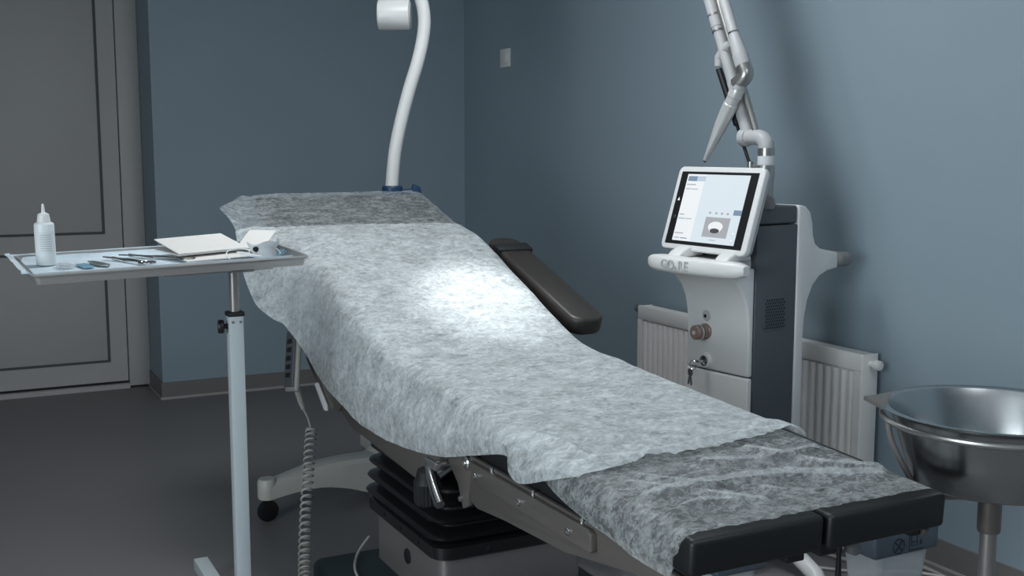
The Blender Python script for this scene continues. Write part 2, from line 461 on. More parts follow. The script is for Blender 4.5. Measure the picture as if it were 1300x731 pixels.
# frames below the pads
b = B()
for x0, x1 in ((1.075, 1.10), (1.285, 1.325), (1.361, 1.401), (1.586, 1.611)):
    add_prism(b, [(1.44, .653), (2.25, .698), (2.25, .64), (1.44, .628)], 0, x0, x1, .003)
obj('leg_frame', b, 'rubber_matt', bed)
b = B(); add_box(b, (1.08, 2.28, .60), (1.605, 3.30, .685), .006); obj('seat_frame', b, 'rubber_matt', bed)
b = B()
for x0, x1 in ((1.10, 1.14), (1.54, 1.58)):
    add_prism(b, [(2.77, .70), (3.52, .985), (3.90, 1.11), (3.90, 1.085), (3.54, .955), (2.80, .66)], 0, x0, x1, .003)
add_prism(b, [(3.30, .87), (3.34, .885), (3.34, .60), (3.30, .60)], 0, 1.14, 1.54, .003)
obj('back_frame', b, 'rubber_matt', bed)
# left and right side plates
def mirror(x):
    return 2 * XC - x
for side in (0, 1):
    def sx(a, c):
        return (a, c) if side == 0 else (mirror(c), mirror(a))
    x0, x1 = sx(1.060, 1.072)
    b = B(); add_prism(b, [(3.614, .705), (3.20, .668), (3.20, .600), (3.215, .568), (3.25, .543), (3.31, .533), (3.366, .540), (3.585, .651)], 0, x0, x1, .002)
    obj('hinge_plate', b, 'steel', bed)
    x0, x1 = sx(1.066, 1.080)
    b = B(); add_prism(b, [(3.25, .675), (2.42, .655), (2.425, .582), (2.556, .497), (2.60, .492), (3.143, .515), (3.24, .543)], 0, x0, x1, .002)
    sp = obj('seat_side_plate', b, 'steel', bed)
    x0, x1 = sx(1.046, 1.064)
    b = B(); add_box(b, (x0, 2.52, .612), (x1, 2.96, .632), .003); rl = obj('accessory_rail', b, 'steel', bed)
    x0, x1 = sx(1.060, 1.072)
    b = B(); add_prism(b, [(2.29, .645), (2.275, .535), (2.24, .527), (2.10, .541), (1.834, .557), (1.56, .604), (1.44, .626), (1.43, .640), (1.60, .645)], 0, x0, x1, .002)
    obj('leg_side_plate', b, 'steel', bed)
    x0, x1 = sx(1.046, 1.060)
    b = B(); add_prism(b, [(2.258, .638), (1.725, .640), (1.712, .634), (1.710, .602), (1.716, .596), (2.222, .594)], 0, x0, x1, .0025)
    c = obj('leg_accessory_rail', b, 'satin' if False else 'steel', bed)
    xa = 1.043 if side == 0 else mirror(1.043); s = -1 if side == 0 else 1
    for (y, z) in ((2.217, .612), (2.001, .614), (1.795, .615)):
        b = B(); add_lathe(b, [(.0085, 0), (.0085, .003), (.0075, .005), (.0042, .005), (.0042, .002)], (xa - s * .003, y, z), (s, 0, 0), 16)
        obj('bolt', b, 'chrome', c)
    for (y, z) in ((2.16, .645), (1.965, .647), (1.765, .648)):
        b = B(); add_lathe(b, [(.008, 0), (.008, .006), (.004, .010)], (sum(sx(1.055, 1.067)) / 2, y, z - .008), (0, 0, 1), 12)
        obj('rail_stud', b, 'chrome', c)
    for y in (2.545, 2.86):
        b = B(); add_lathe(b, [(.007, 0), (.007, .003), (.005, .004)], (xa, y, .622), (s, 0, 0), 12)
        obj('bolt', b, 'chrome', rl)
    x0, x1 = sx(1.040, 1.066)
    b = B(); add_box(b, (x0, 2.485, .604), (x1, 2.53, .64), .003); obj('rail_clamp', b, 'steel', bed)
    for (y, z) in ((3.29, .655), (3.40, .668)):
        b = B(); add_lathe(b, [(.006, 0), (.006, .003), (.004, .004)], (1.060 if side == 0 else mirror(1.060), y, z), (s, 0, 0), 12)
        obj('bolt', b, 'chrome', bed)
    # knee hinge: link plate, big pivot bolt
    x0, x1 = sx(1.058, 1.070)
    b = B(); add_prism(b, [(2.40, .655), (2.30, .652), (2.268, .625), (2.285, .52), (2.315, .505), (2.345, .56), (2.40, .60)], 0, x0, x1, .002)
    obj('knee_link', b, 'steel', bed)
    b = B(); add_lathe(b, [(.017, 0), (.017, .008), (.014, .011), (.007, .011), (.006, .008)], (1.060 if side == 0 else mirror(1.060), 2.285, .626), (s, 0, 0), 20)
    obj('pivot_bolt', b, 'chrome', bed)
    b = B(); add_lathe(b, [(.008, 0), (.008, .006), (.005, .008)], (1.060 if side == 0 else mirror(1.060), 2.325, .528), (s, 0, 0), 14)
    obj('pivot_bolt', b, 'chrome', bed)
# clamp lever and ribbed knob on the near side
b = B(); cyl(b, (1.075, 2.41, .592), (1.012, 2.41, .592), .010, bev=.002); cyl(b, (1.018, 2.44, .598), (1.018, 2.372, .596), .010, bev=.003)
lv = obj('clamp_lever', b, 'satin', bed)
b = B(); add_tube(b, [(1.015, 2.425, .590), (1.008, 2.39, .567), (1.003, 2.352, .543), (1.000, 2.318, .522)], [.009, .011, .0125, .0125], 14)
obj('lever_grip', b, 'chrome', lv)
b = B()
pr = []
gear = [(.033 + (.0018 if k % 2 else 0)) for k in range(48)]
ax = Vector((-.10, -.16, 1)).normalized(); u, v, d = frame_of(ax); base = Vector((1.035, 2.475, .478)); rings = []
for h, s_ in ((0, .88), (.006, 1.0), (.060, .97), (.066, .86), (.078, .80), (.090, .70), (.092, .5)):
    rings.append([b.verts.new(base + d * h + (u * math.cos(2 * math.pi * k / 48) + v * math.sin(2 * math.pi * k / 48)) * (gear[k] if h < .062 else .033) * s_) for k in range(48)])
for i in range(len(rings) - 1):
    for k in range(48): b.faces.new((rings[i][k], rings[i][(k + 1) % 48], rings[i + 1][(k + 1) % 48], rings[i + 1][k]))
b.faces.new(rings[0][::-1]); b.faces.new(rings[-1])
obj('ribbed_knob', b, 'rubber_matt', bed)
b = B(); cyl(b, (1.06, 2.47, .545), (1.12, 2.47, .58), .012); obj('knob_shaft', b, 'satin', bed)
# small bracket under the hinge plate
b = B(); add_prism(b, [(3.47, .59), (3.44, .60), (3.35, .545), (3.345, .525), (3.372, .522)], 0, 1.05, 1.058, .002); obj('cable_bracket', b, 'white', bed)
# lifting column with bellows
b = B(); add_prism(b, rrect(1.125, 2.60, 1.56, 3.10, .025), 2, .08, .30, 0); obj('column', b, 'steel_col', bed)
b = B(); add_lathe(b, [(.022, 0), (.022, .004), (.018, .006)], (1.125, 2.84, .20), (-1, 0, 0), 24); obj('column_cap', b, 'rubber_matt', bed)
b = B()
rings = []
zs = []
def fold_ring(z, o_, r_):
    return [b.verts.new((x, y, z)) for x, y in rrect(1.118 - o_, 2.59 - o_, 1.567 + o_, 3.105 + o_, r_, 8)]
spec = [(.270, .012, .05), (.276, .020, .05), (.308, .020, .05), (.314, .012, .05)]
nf = 4
for k in range(nf):
    z0 = .316 + k * .046; gro = .030 - .004 * k
    spec += [(z0, -.012, .05), (z0 + .008, gro - .012, .06), (z0 + .013, gro - .003, .06), (z0 + .018, gro, .06), (z0 + .023, gro - .003, .06), (z0 + .028, gro - .012, .06), (z0 + .038, -.012, .05)]
spec += [(.51, -.02, .05)]
for z, o_, r_ in spec: rings.append(fold_ring(z, o_, r_))
for i in range(len(rings) - 1):
    n = len(rings[0])
    for k in range(n): b.faces.new((rings[i][k], rings[i][(k + 1) % n], rings[i + 1][(k + 1) % n], rings[i + 1][k]))
b.faces.new(rings[0][::-1]); b.faces.new(rings[-1])
bel = obj('bellows', b, 'rubber', bed, angle=50)
for y in (2.70, 2.83, 2.96):
    b = B(); add_lathe(b, [(.006, 0), (.006, .003), (.004, .004)], (1.0985, y, .292), (-1, 0, 0), 12); obj('rivet', b, 'rubber_matt', bel)
for x in (1.25, 1.43):
    b = B(); add_lathe(b, [(.006, 0), (.006, .003), (.004, .004)], (x, 2.5705, .292), (0, -1, 0), 12); obj('rivet', b, 'rubber_matt', bel)
b = B(); add_prism(b, rrect(.93, 2.36, 1.64, 3.165, .05), 2, .0, .115, .012, 3); obj('base_plate', b, 'teal', bed)
# leg-section details under the right pad
b = B(); add_lathe(b, [(.004, .26), (.006, .2), (.013, .0)], (1.562, 1.60, .31), (0, 0, 1), 14); obj('hanging_lever', b, 'rubber_matt', bed)
b = B(); cyl(b, (1.562, 1.60, .55), (1.562, 1.60, .64), .006); obj('lever_stem', b, 'rubber_matt', bed)
b = B(); cyl(b, (1.596, 1.585, .553), (1.596, 1.61, .553), .013, bev=.003); cyl(b, (1.596, 1.60, .56), (1.596, 1.60, .64), .007)
obj('release_knob', b, 'grey_mid', bed)
# arm board on the far side
ang = math.atan2(.844 - 1.028, 2.868 - 3.416)   # slope of the pad in the y-z plane
ca, sa = math.cos(R(18.6)), math.sin(R(18.6))
FM = Matrix.Translation((1.74, 3.16, .945)) @ Matrix.Rotation(R(18.6), 4, 'X')
b = B(); add_prism(b, rrect(-.060, -.325, .060, .33, .045, 6), 2, -.058, 0.0, .014, 3)
ab = obj('arm_board', b, 'leather_brown', bed, frame=FM)
b = B(); add_box(b, (-.065, .205, -.065), (.066, .262, .007), .005); obj('arm_board_strap', b, 'rubber_matt', ab, frame=FM)
b = B(); add_box(b, (-.14, .0, -.085), (.02, .05, -.055), .004); obj('arm_board_bracket', b, 'steel', ab, frame=FM)

# hand control with coiled cord
hc = thing('hand_control', 'grey hand control hanging on a hook at the left of the treatment bed', 'remote control', (1.0, 3.5, .57))
HM = Matrix.Translation((1.0, 3.50, .665)) @ Matrix.Rotation(R(-12), 4, 'X') @ Matrix.Rotation(R(8), 4, 'Y')
b = B(); add_prism(b, rrect(-.016, -.062, .0, .062, .006, 4), 2, -.10, .115, .006, 2)
hs = obj('handset_back', b, 'cord', hc, frame=HM)
b = B(); add_prism(b, rrect(-.024, -.050, -.014, .050, .004, 4), 2, -.085, .10, .003, 2)
obj('handset_face', b, 'grey_dark', hc, frame=HM)
for i in range(5):
    b = B(); add_box(b, (-.027, -.025, -.055 + i * .028), (-.0235, .025, -.040 + i * .028), .001); obj('key_button', b, 'rubber_matt', hc, frame=HM)
b = B(); add_tube(b, [(1.002, 3.50, .575), (1.0, 3.46, .54), (.998, 3.42, .52)], [.013, .010, .006], 10)
obj('strain_relief', b, 'cord', hc)
b = B()
path = spline([(.998, 3.42, .52), (.998, 3.37, .50), (.995, 3.335, .478)], 6)
coil_ax = spline([(.995, 3.330, .478), (.965, 3.265, .38), (.925, 3.17, .27), (.885, 3.06, .17), (.86, 2.98, .105)], 40)
turns = 27; tot = len(coil_ax); cp = []
for i in range(tot * 3):
    s = i / (tot * 3 - 1) * (tot - 1); k = min(int(s), tot - 2); q = coil_ax[k].lerp(coil_ax[k + 1], s - k)
    dd = (coil_ax[k + 1] - coil_ax[k]).normalized(); uu, ww, _ = frame_of(dd); a = 2 * math.pi * turns * i / (tot * 3 - 1)
    cp.append(q + (uu * math.cos(a) + ww * math.sin(a)) * .0155)
add_tube(b, path + cp + spline([cp[-1], (.87, 2.9, .05), (.90, 2.80, .012)], 8), .0036, 7)
obj('coiled_cord', b, 'cord', hc)

# thin white cable beside the column
b = B(); add_tube(b, spline([(1.118, 3.15, .16), (1.06, 3.10, .125), (1.01, 2.95, .122), (1.0, 2.7, .121)], 8), .004, 8)
tag(obj('power_cable', b, 'cable'), 'thin white cable lying on the dark base plate beside the bed column', 'cable')

# ---------------------------------------------------------------- disposable sheets
def ztop(y):
    """upper surface of the pads along the bed"""
    return interp([(1.38, .7185), (1.6, .7285), (2.0, .7500), (2.5, .777), (2.66, .787), (2.78, .812), (3.1, .929), (3.36, 1.026), (3.46, 1.060), (3.52, 1.073), (3.7, 1.128), (3.90, 1.188), (3.96, 1.203)], y)[0]
def xside(y):
    return interp([(1.38, XL, XR), (2.6, XL, XR), (2.9, 1.025, XR), (3.4, 1.015, XR), (3.55, .985, 1.628), (3.96, .985, 1.626)], y)

def ridge(x, y, line, wdt, hgt):
    best = 9
    for (ax_, ay), (bx, by) in zip(line[:-1], line[1:]):
        vx, vy = bx - ax_, by - ay; t = max(0, min(1, ((x - ax_) * vx + (y - ay) * vy) / (vx * vx + vy * vy)))
        best = min(best, math.hypot(x - ax_ - t * vx, y - ay - t * vy))
    return hgt * math.exp(-(best / wdt) ** 2)

def make_sheet(y0f, y1f, left_tab, right_tab, lift, seed, amp, ridges, nv=330):
    bm = bmesh.new(); grid = []
    NL, NT, NR = 34, 84, 14
    for i in range(nv + 1):
        v = i / nv; row = []
        ym = y0f(.5) * (1 - v) + y1f(.5) * v
        for j in range(NL + NT + NR + 1):
            # cross-section across the bed
            u = j / (NL + NT + NR)
            y = y0f(u) * (1 - v) + y1f(u) * v
            zt = ztop(y) + lift; xl, xr = xside(y); xl -= 1.5 * (lift - .0035)
            soft = max(0.0, min(1.0, (y - 2.15) / .25))
            xe, ze = interp(left_tab, y); xre, zre = interp(right_tab, y)
            if j < NL:
                t = j / NL; drop = max(0.0, zt - ze)
                flare = max(0.0, min(1.0, (xl - xe - .05) / .09))
                cps = [(xe, ze), (xe * .5 + (xl - .022) * .5 - .010 * min(1, drop / .2) * (1 - flare), zt - .03 * min(1, drop / .1) * (1 - flare) - (.62 - .20 * flare) * max(0, drop - .03)),
                       (xl - .020 + .004 * soft - .022 * flare, zt - min(.040 + .022 * soft, drop * .45) * (1 - .62 * flare)), (xl + .002 + .012 * soft, zt - min(.004 + .007 * soft, drop * .2)), (xl + .05 + .03 * soft, zt)]
                seg = t * 4; k = min(int(seg), 3); tt = seg - k
                pa, pb, pc, pd = cps[max(k - 1, 0)], cps[k], cps[k + 1], cps[min(k + 2, 4)]
                cr = lambda q: .5 * (2 * pb[q] + (pc[q] - pa[q]) * tt + (2 * pa[q] - 5 * pb[q] + 4 * pc[q] - pd[q]) * tt * tt + (3 * pb[q] - pa[q] - 3 * pc[q] + pd[q]) * tt ** 3)
                x, z = cr(0), cr(1)
                hang = 1 - t
            elif j <= NL + NT:
                t = (j - NL) / NT; x = (xl + .05 + .03 * soft) * (1 - t) + (xr - .04) * t; z = zt; hang = 0
            else:
                t = (j - NL - NT) / NR; E = (xre, zre); T = (xr - .04, zt); Q = (xre * .8 + xr * .2, zt)
                x = (1 - t) ** 2 * T[0] + 2 * t * (1 - t) * Q[0] + t * t * E[0]
                z = (1 - t) ** 2 * T[1] + 2 * t * (1 - t) * Q[1] + t * t * E[1]; hang = t
            p = Vector((x * 5.0, y * 3.4, seed))
            nz = noise.fractal(p, 1.0, 2.0, 4)
            fine = noise.noise(Vector((x * 22, y * 13, seed + 4)))
            wr = abs(noise.noise(Vector((x * 7 + y * 3, y * 6 - x * 2, seed + 9))))
            dz = amp * (.35 + .5 * nz + .18 * fine) + amp * .9 * max(0, .16 - wr) / .16 * .35
            dz = max(dz, -.001)
            dz += max([ridge(x, y, line, wd * 1.15, hg) for line, wd, hg in ridges])
            z += dz * (1 - hang) ** 1.5
            wave = noise.noise(Vector((y * 7.0, seed, 2.0))) * .010 + noise.noise(Vector((y * 19.0, seed, 5.0))) * .003
            x += hang * wave * (1 if j < NL else -.6)
            y += hang * noise.noise(Vector((x * 9, y * 5, seed + 2))) * .006
            row.append(bm.verts.new((x, y, z)))
        grid.append(row)
    for i in range(nv):
        for j in range(len(grid[0]) - 1):
            bm.faces.new((grid[i][j], grid[i][j + 1], grid[i + 1][j + 1], grid[i + 1][j]))
    return bm

def jag(u, s, a):
    return a * (noise.noise(Vector((u * 22, s, 0))) + .6 * noise.noise(Vector((u * 60, s, 3))))

# long lower sheet: from over the head pad down to the foot
left_a = [(1.40, 1.030, .652), (1.436, 1.030, .650), (1.60, 1.032, .655), (1.746, 1.034, .669), (1.86, 1.038, .690), (1.93, 1.043, .722), (2.0, 1.045, .735), (2.08, 1.042, .715), (2.18, 1.038, .688), (2.33, 1.030, .648), (2.62, 1.020, .614), (2.87, 1.0, .626),
          (3.1, .990, .70), (3.25, .950, .78), (3.35, .925, .815), (3.45, .905, .86), (3.55, .875, 1.0), (3.62, .830, 1.125), (3.67, .808, 1.163), (3.75, .835, 1.168), (3.85, .885, 1.176), (3.92, .915, 1.180)]
right_a = [(1.40, 1.636, .705), (1.9, 1.640, .70), (2.7, 1.645, .72), (3.1, 1.648, .88), (3.45, 1.65, 1.03), (3.6, 1.645, 1.06), (3.92, 1.636, 1.17)]
rid_a = [([(1.08, 1.582), (1.224, 1.592), (1.394, 1.575), (1.50, 1.52), (1.56, 1.50)], .014, .024),
         ([(1.07, 1.492), (1.16, 1.525), (1.22, 1.50)], .014, .017),
         ([(1.10, 1.66), (1.20, 1.56), (1.27, 1.49)], .010, .013),
         ([(1.14, 1.69), (1.24, 1.60), (1.34, 1.52)], .008, .010),
         ([(1.30, 1.70), (1.42, 1.66), (1.56, 1.68)], .014, .018),
         ([(1.44, 1.74), (1.52, 1.60), (1.60, 1.54)], .012, .015),
         ([(1.40, 1.50), (1.47, 1.475), (1.58, 1.49)], .010, .006)]
bm = make_sheet(lambda u: 1.424 + jag(u, 1.0, .008) * (1 - u ** 4), lambda u: 3.925 + jag(u, 5.0, .004), left_a, right_a, .0035, 11.0, .0035, rid_a)
tag(obj('disposable_sheet', bm, 'sheet_low', angle=180), 'long thin see-through sheet over head and foot of the bed, the lower layer', 'sheet')
# shorter upper sheet over backrest and seat
left_b = [(1.70, 1.030, .752), (1.74, 1.028, .742), (1.83, 1.020, .712), (1.93, 1.008, .680), (1.985, 1.012, .690), (2.03, 1.030, .708), (2.18, 1.020, .674), (2.33, 1.010, .634), (2.62, 1.000, .600), (2.87, .980, .612),
          (3.15, .957, .700), (3.32, .917, .815), (3.36, .885, .835), (3.42, .850, .876), (3.50, .838, .965), (3.56, .836, 1.045), (3.61, .838, 1.104)]
right_b = [(1.70, 1.645, .735), (1.9, 1.648, .72), (2.7, 1.652, .735), (3.1, 1.655, .89), (3.45, 1.658, 1.035), (3.61, 1.645, 1.07)]
rid_b = [([(1.05, 1.79), (1.20, 1.765), (1.40, 1.80), (1.52, 1.80), (1.66, 1.795)], .018, .016),
         ([(1.09, 1.955), (1.18, 1.915), (1.28, 1.885)], .010, .007),
         ([(1.56, 1.85), (1.62, 1.80)], .022, .018),
         ([(1.07, 2.0), (1.10, 1.90), (1.09, 1.80)], .012, .010),
         ([(1.12, 1.86), (1.25, 1.83), (1.45, 1.90), (1.60, 1.98)], .012, .006),
         ([(1.15, 2.05), (1.35, 2.08), (1.55, 2.2)], .016, .005),
         ([(1.30, 2.72), (1.45, 2.60), (1.60, 2.50)], .03, .005)]
bm = make_sheet(lambda u: 1.722 + .075 * u + jag(u, 8.0, .006), lambda u: 3.600 - .035 * u + jag(u, 3.0, .005), left_b, right_b, .0095, 23.0, .005, rid_b)
tag(obj('disposable_sheet', bm, 'sheet_top', angle=180), 'pale thin sheet over the backrest and seat of the bed, the upper layer', 'sheet')

# ================================================================== INSTRUMENT TRAY ON STAND
TM = Matrix.Translation((.477, 2.841, 1.088)) @ Matrix.Rotation(R(3.8), 4, 'Z') @ Matrix.Rotation(R(-1.1), 4, 'Y') @ Matrix.Rotation(R(3.2), 4, 'X')
ts = thing('instrument_stand', 'wheeled instrument stand with long steel tray and white square pole', 'stand', (.655, 2.85, 0))
TL, TD, TH = .32, .160, .022
def ring_faces(bm, loops):
    vs = [[bm.verts.new(p) for p in lp] for lp in loops]
    for a, b_ in zip(vs[:-1], vs[1:]):
        n = len(a)
        for k in range(n): bm.faces.new((a[k], a[(k + 1) % n], b_[(k + 1) % n], b_[k]))
    return vs
def rl(x, y, z, r=.014): return [(p[0], p[1], z) for p in rrect(-x, -y, x, y, r, 4)]
b = B()
vs = ring_faces(b, [rl(TL - .010, TD - .008, -.018), rl(TL - .002, TD - .004, .004), rl(TL + .004, TD + .004, .004), rl(TL + .006, TD + .006, .001), rl(TL + .004, TD + .004, -.003),
                    rl(TL + .000, TD + .000, -.003), rl(TL - .004, TD - .003, -.021)])
b.faces.new(vs[0]); b.faces.new(vs[-1][::-1])
obj('tray', b, 'tray', ts, frame=TM)
b = B()
for yy in (-.10, .10): add_box(b, (-.02, yy - .008, -.033), (.25, yy + .008, -.021), .002)
add_box(b, (.14, -.11, -.036), (.20, .11, -.030), .002)
obj('tray_support', b, 'satin', ts, frame=TM)
px_, py_ = .655, 2.850
b = B(); cyl(b, (px_, py_, .80), (px_, py_, 1.062), .0125, 20); obj('inner_pole', b, 'steel_col', ts)
b = B(); add_box(b, (px_ - .019, py_ - .019, .05), (px_ + .019, py_ + .019, .928), .004); op = obj('outer_pole', b, 'white_metal', ts)
b = B(); add_box(b, (px_ - .0215, py_ - .0215, .926), (px_ + .0215, py_ + .0215, .938), .003); obj('pole_collar', b, 'rubber_matt', ts)
b = B(); cyl(b, (px_ - .019, py_, .90), (px_ - .030, py_ + .003, .90), .007); cyl(b, (px_ - .028, py_, .90), (px_ - .044, py_ + .003, .90), .018, bev=.004)
obj('clamp_knob', b, 'black', ts)
for yy in (-.010, .010):
    b = B(); add_lathe(b, [(.0035, 0), (.0035, .002), (.002, .0025)], (px_ + yy, py_ - .019, .912), (0, -1, 0), 10); obj('screw', b, 'grey_mid', op)
b = B()
add_box(b, (px_ - .022, 2.47, .045), (px_ + .022, 3.42, .082), .004)
add_box(b, (px_ - .30, 2.44, .045), (px_ + .02, 2.48, .082), .004)
obj('base_bar', b, 'white_metal', ts)
for cx_, cy_ in ((px_, 3.39), (px_, 2.47), (px_ - .28, 2.46)):
    b = B(); cyl(b, (cx_ - .012, cy_, .025), (cx_ + .012, cy_, .025), .025, 20, bev=.004); obj('caster', b, 'black', ts)

# paper drape in the tray, spilling over the left end
b = B(); nx, ny = 60, 26; g = []
for i in range(nx + 1):
    row = []
    for j in range(ny + 1):
        x = -.345 + .63 * i / nx; y = -.166 + .330 * j / ny
        z = -.0165
        ax_ = max(0, -x - (TL - .012)); z += ax_ * 1.0 if ax_ < .03 else .03 - (ax_ - .03) * .4
        ay = max(0, abs(y) - (TD - .012)); z = max(z, -.0165 + ay * 1.45)
        z += .0010 + .0016 * noise.noise(Vector((x * 26, y * 30, 3))) + (.004 * max(0, noise.noise(Vector((x * 40, y * 24, 7)))) if x < -.26 else 0)
        if y > TD - .01 or y < -TD + .006: z = min(z, .0062)
        row.append(b.verts.new((x, max(-.1535, min(.158, y)), max(z, -.0158))))
    g.append(row)
for i in range(nx):
    for j in range(ny): b.faces.new((g[i][j], g[i + 1][j], g[i + 1][j + 1], g[i][j + 1]))
tag(obj('tray_drape', b, 'drape', frame=TM, angle=180), 'pale blue paper drape lining the instrument tray', 'drape')

ZT = -.0135   # top of the drape in tray coordinates
def onto(x, y, rz=0, dz=0):
    return TM @ Matrix.Translation((x, y, ZT + dz)) @ Matrix.Rotation(R(rz), 4, 'Z')
# squeeze bottle
BM_ = onto(-.258, .085, 20) @ Matrix.Scale(.93, 4)
bo = thing('squeeze_bottle', 'white plastic squeeze bottle with pointed nozzle standing on the tray', 'bottle', tuple(BM_.translation))
b = B(); add_lathe(b, [(.020, 0), (.0245, .002), (.0250, .006), (.0250, .105), (.0243, .109), (.021, .112), (.0165, .113), (.0145, .118)], (0, 0, 0), n=36)
obj('bottle_body', b, 'bottle', bo, frame=BM_)
b = B(); add_lathe(b, [(.0165, .113), (.0168, .116), (.0140, .134), (.0085, .137), (.0048, .139), (.0038, .150), (.0028, .160), (.0012, .161)], (0, 0, 0), n=28)
obj('nozzle_cap', b, 'white', bo, frame=BM_)
b = B()
n = 18
for k in range(n):
    a0, a1 = R(200 + 110 * k / n), R(200 + 110 * (k + 1) / n); rr = .0253
    b.faces.new([b.verts.new((rr * math.cos(a), rr * math.sin(a), z)) for a, z in ((a0, .032), (a1, .032), (a1, .090), (a0, .090))])
bmesh.ops.remove_doubles(b, verts=b.verts, dist=1e-5)
lb = obj('label', b, 'label', bo, frame=BM_)
b = B()
for q in range(8):
    for k in range(10):
        a0, a1 = R(214 + 66 * k / 10), R(214 + 66 * (k + 1) / 10); rr = .0255; z = .040 + q * .0058
        b.faces.new([b.verts.new((rr * math.cos(a), rr * math.sin(a), zz)) for a, zz in ((a0, z), (a1, z), (a1, z + .0016), (a0, z + .0016))])
obj('printed_lines', b, 'print', lb, frame=BM_)

# small packs
b = B(); add_prism(b, rrect(-.016, -.026, .016, .026, .012, 5), 2, .0, .008, .002)
c = thing('blister_pack', 'clear plastic blister pack lying leftmost on the tray drape', 'packet', tuple(onto(-.226, .020).translation))
obj('blister', b, 'clear', c, frame=onto(-.226, .020, 15, .001))
b = B(); add_tube(b, [(-.008, .012, .003), (.004, .002, .003), (.006, -.012, .003)], .0016, 8); obj('needle', b, 'grey_mid', c, frame=onto(-.226, .020, 15, .001))
c = thing('swab_sachet', 'light blue rectangular sachet on the tray drape', 'packet', tuple(onto(-.182, .022).translation))
b = B(); add_box(b, (-.013, -.040, 0), (.013, .020, .003), .001); obj('sachet', b, 'lblue', c, frame=onto(-.182, .022, 8, .001))
b = B(); add_box(b, (-.013, .020, 0), (.013, .040, .0025), .001); obj('sachet_edge', b, 'clear', c, frame=onto(-.182, .022, 8, .001))
b = B(); pts = [(-.006, .050), (.006, .044), (.014, .01), (.013, -.035), (.002, -.048), (-.010, -.03), (-.014, .015)]
add_prism(b, pts, 2, 0, .004, .001)
c = thing('foil_packet', 'olive grey foil packet on the tray drape', 'packet', tuple(onto(-.146, .030).translation))
obj('foil', b, 'olive', c, frame=onto(-.146, .030, 14, .001))
b = B(); add_box(b, (-.004, -.03, .004), (.003, .03, .0055), .0005); obj('blade', b, 'satin', c, frame=onto(-.146, .030, 14, .001))

def scissors(name, label, F, L_, open_deg, ring_r):
    t = thing(name, label, 'scissors', tuple(F.translation), group=None)
    for s in (-1, 1):
        b = B(); Q = Matrix.Rotation(R(s * open_deg / 2), 4, 'Z')
        bl = [(-.003 * s, -.01), (.006 * s, .004), (.0052 * s, L_ * .45), (.0005 * s, L_ * .55), (-.001 * s, L_ * .45)]
        add_prism(b, bl if s > 0 else bl[::-1], 2, .001 + .0015 * (s + 1), .004 + .0015 * (s + 1), 0)
        bmesh.ops.transform(b, matrix=Q, verts=b.verts)
        bl_ = obj('scissor_blade', b, 'scissor', t, frame=F); b = B()
        add_tube(b, [(0, .006, .004), (-s * .007, -L_ * .18, .005), (-s * (ring_r * .85), -L_ * .42, .005)], [.0042, .0034, .0030], 8)
        ringc = Vector((-s * (ring_r * 1.15), -L_ * .42 - ring_r * .9, .005))
        add_tube(b, [ringc + Vector((math.cos(2 * math.pi * k / 20) * ring_r * .8, math.sin(2 * math.pi * k / 20) * ring_r, 0)) for k in range(20)], .0034, 7, closed=True)
        bmesh.ops.transform(b, matrix=Q, verts=b.verts)
        obj('finger_ring', b, 'chrome', bl_, frame=F)
    b = B(); add_lathe(b, [(.0035, 0), (.0035, .004), (.002, .005)], (0, 0, .004), n=12); obj('pivot_screw', b, 'chrome', t, frame=F)
    return t
scissors('surgical_scissors', 'steel scissors on the tray drape, the pair farther from the paper packs', onto(-.075, .045, 24, .001), .150, 20, .0165)
scissors('surgical_scissors', 'steel scissors on the tray drape, the pair nearer the paper packs', onto(.000, .065, 40, .001), .185, 22, .0170)

def sheet_pack(name, label, F, w_, h_, t_, tilt, m, lift=0):
    """a folded paper wrap: two leaves joined along one long side, the upper one gaping a little"""
    t = thing(name, label, 'paper pack', tuple(F.translation))
    b = B(); add_box(b, (-w_ / 2, -h_ / 2, 0), (w_ / 2, h_ / 2, t_), .0006, 1)
    obj('lower_leaf', b, 'paper2', t, frame=F)
    G = F @ Matrix.Translation((0, -h_ / 2, t_ + .0006)) @ Matrix.Rotation(R(tilt), 4, 'X') @ Matrix.Translation((0, h_ / 2, 0))
    b = B(); add_box(b, (-w_ / 2, -h_ / 2, 0), (w_ / 2, h_ / 2, t_), .0006, 1)
    obj('upper_leaf', b, m, t, frame=G)
    return t
sheet_pack('glove_wrapper', 'large folded paper glove wrapper on top of the other paper at the tray', onto(.118, .078, 12, .014), .190, .140, .003, 9, 'paper')
sheet_pack('flat_paper_pack', 'flat paper pack lying under the large folded wrapper on the tray', onto(.150, .028, 6, .002), .215, .125, .0015, 2.0, 'paper')
cm = onto(.262, .060, -32, .034) @ Matrix.Rotation(R(11), 4, 'X')
b = B(); add_box(b, (-.036, -.072, 0), (.036, .072, .0012), .0004, 1); add_box(b, (-.036, -.072, .0012), (.036, .072, .0024), .0004, 1)
tag(obj('paper_card', b, 'paper', frame=cm), 'stiff white paper card propped at the right end of the tray', 'paper card')

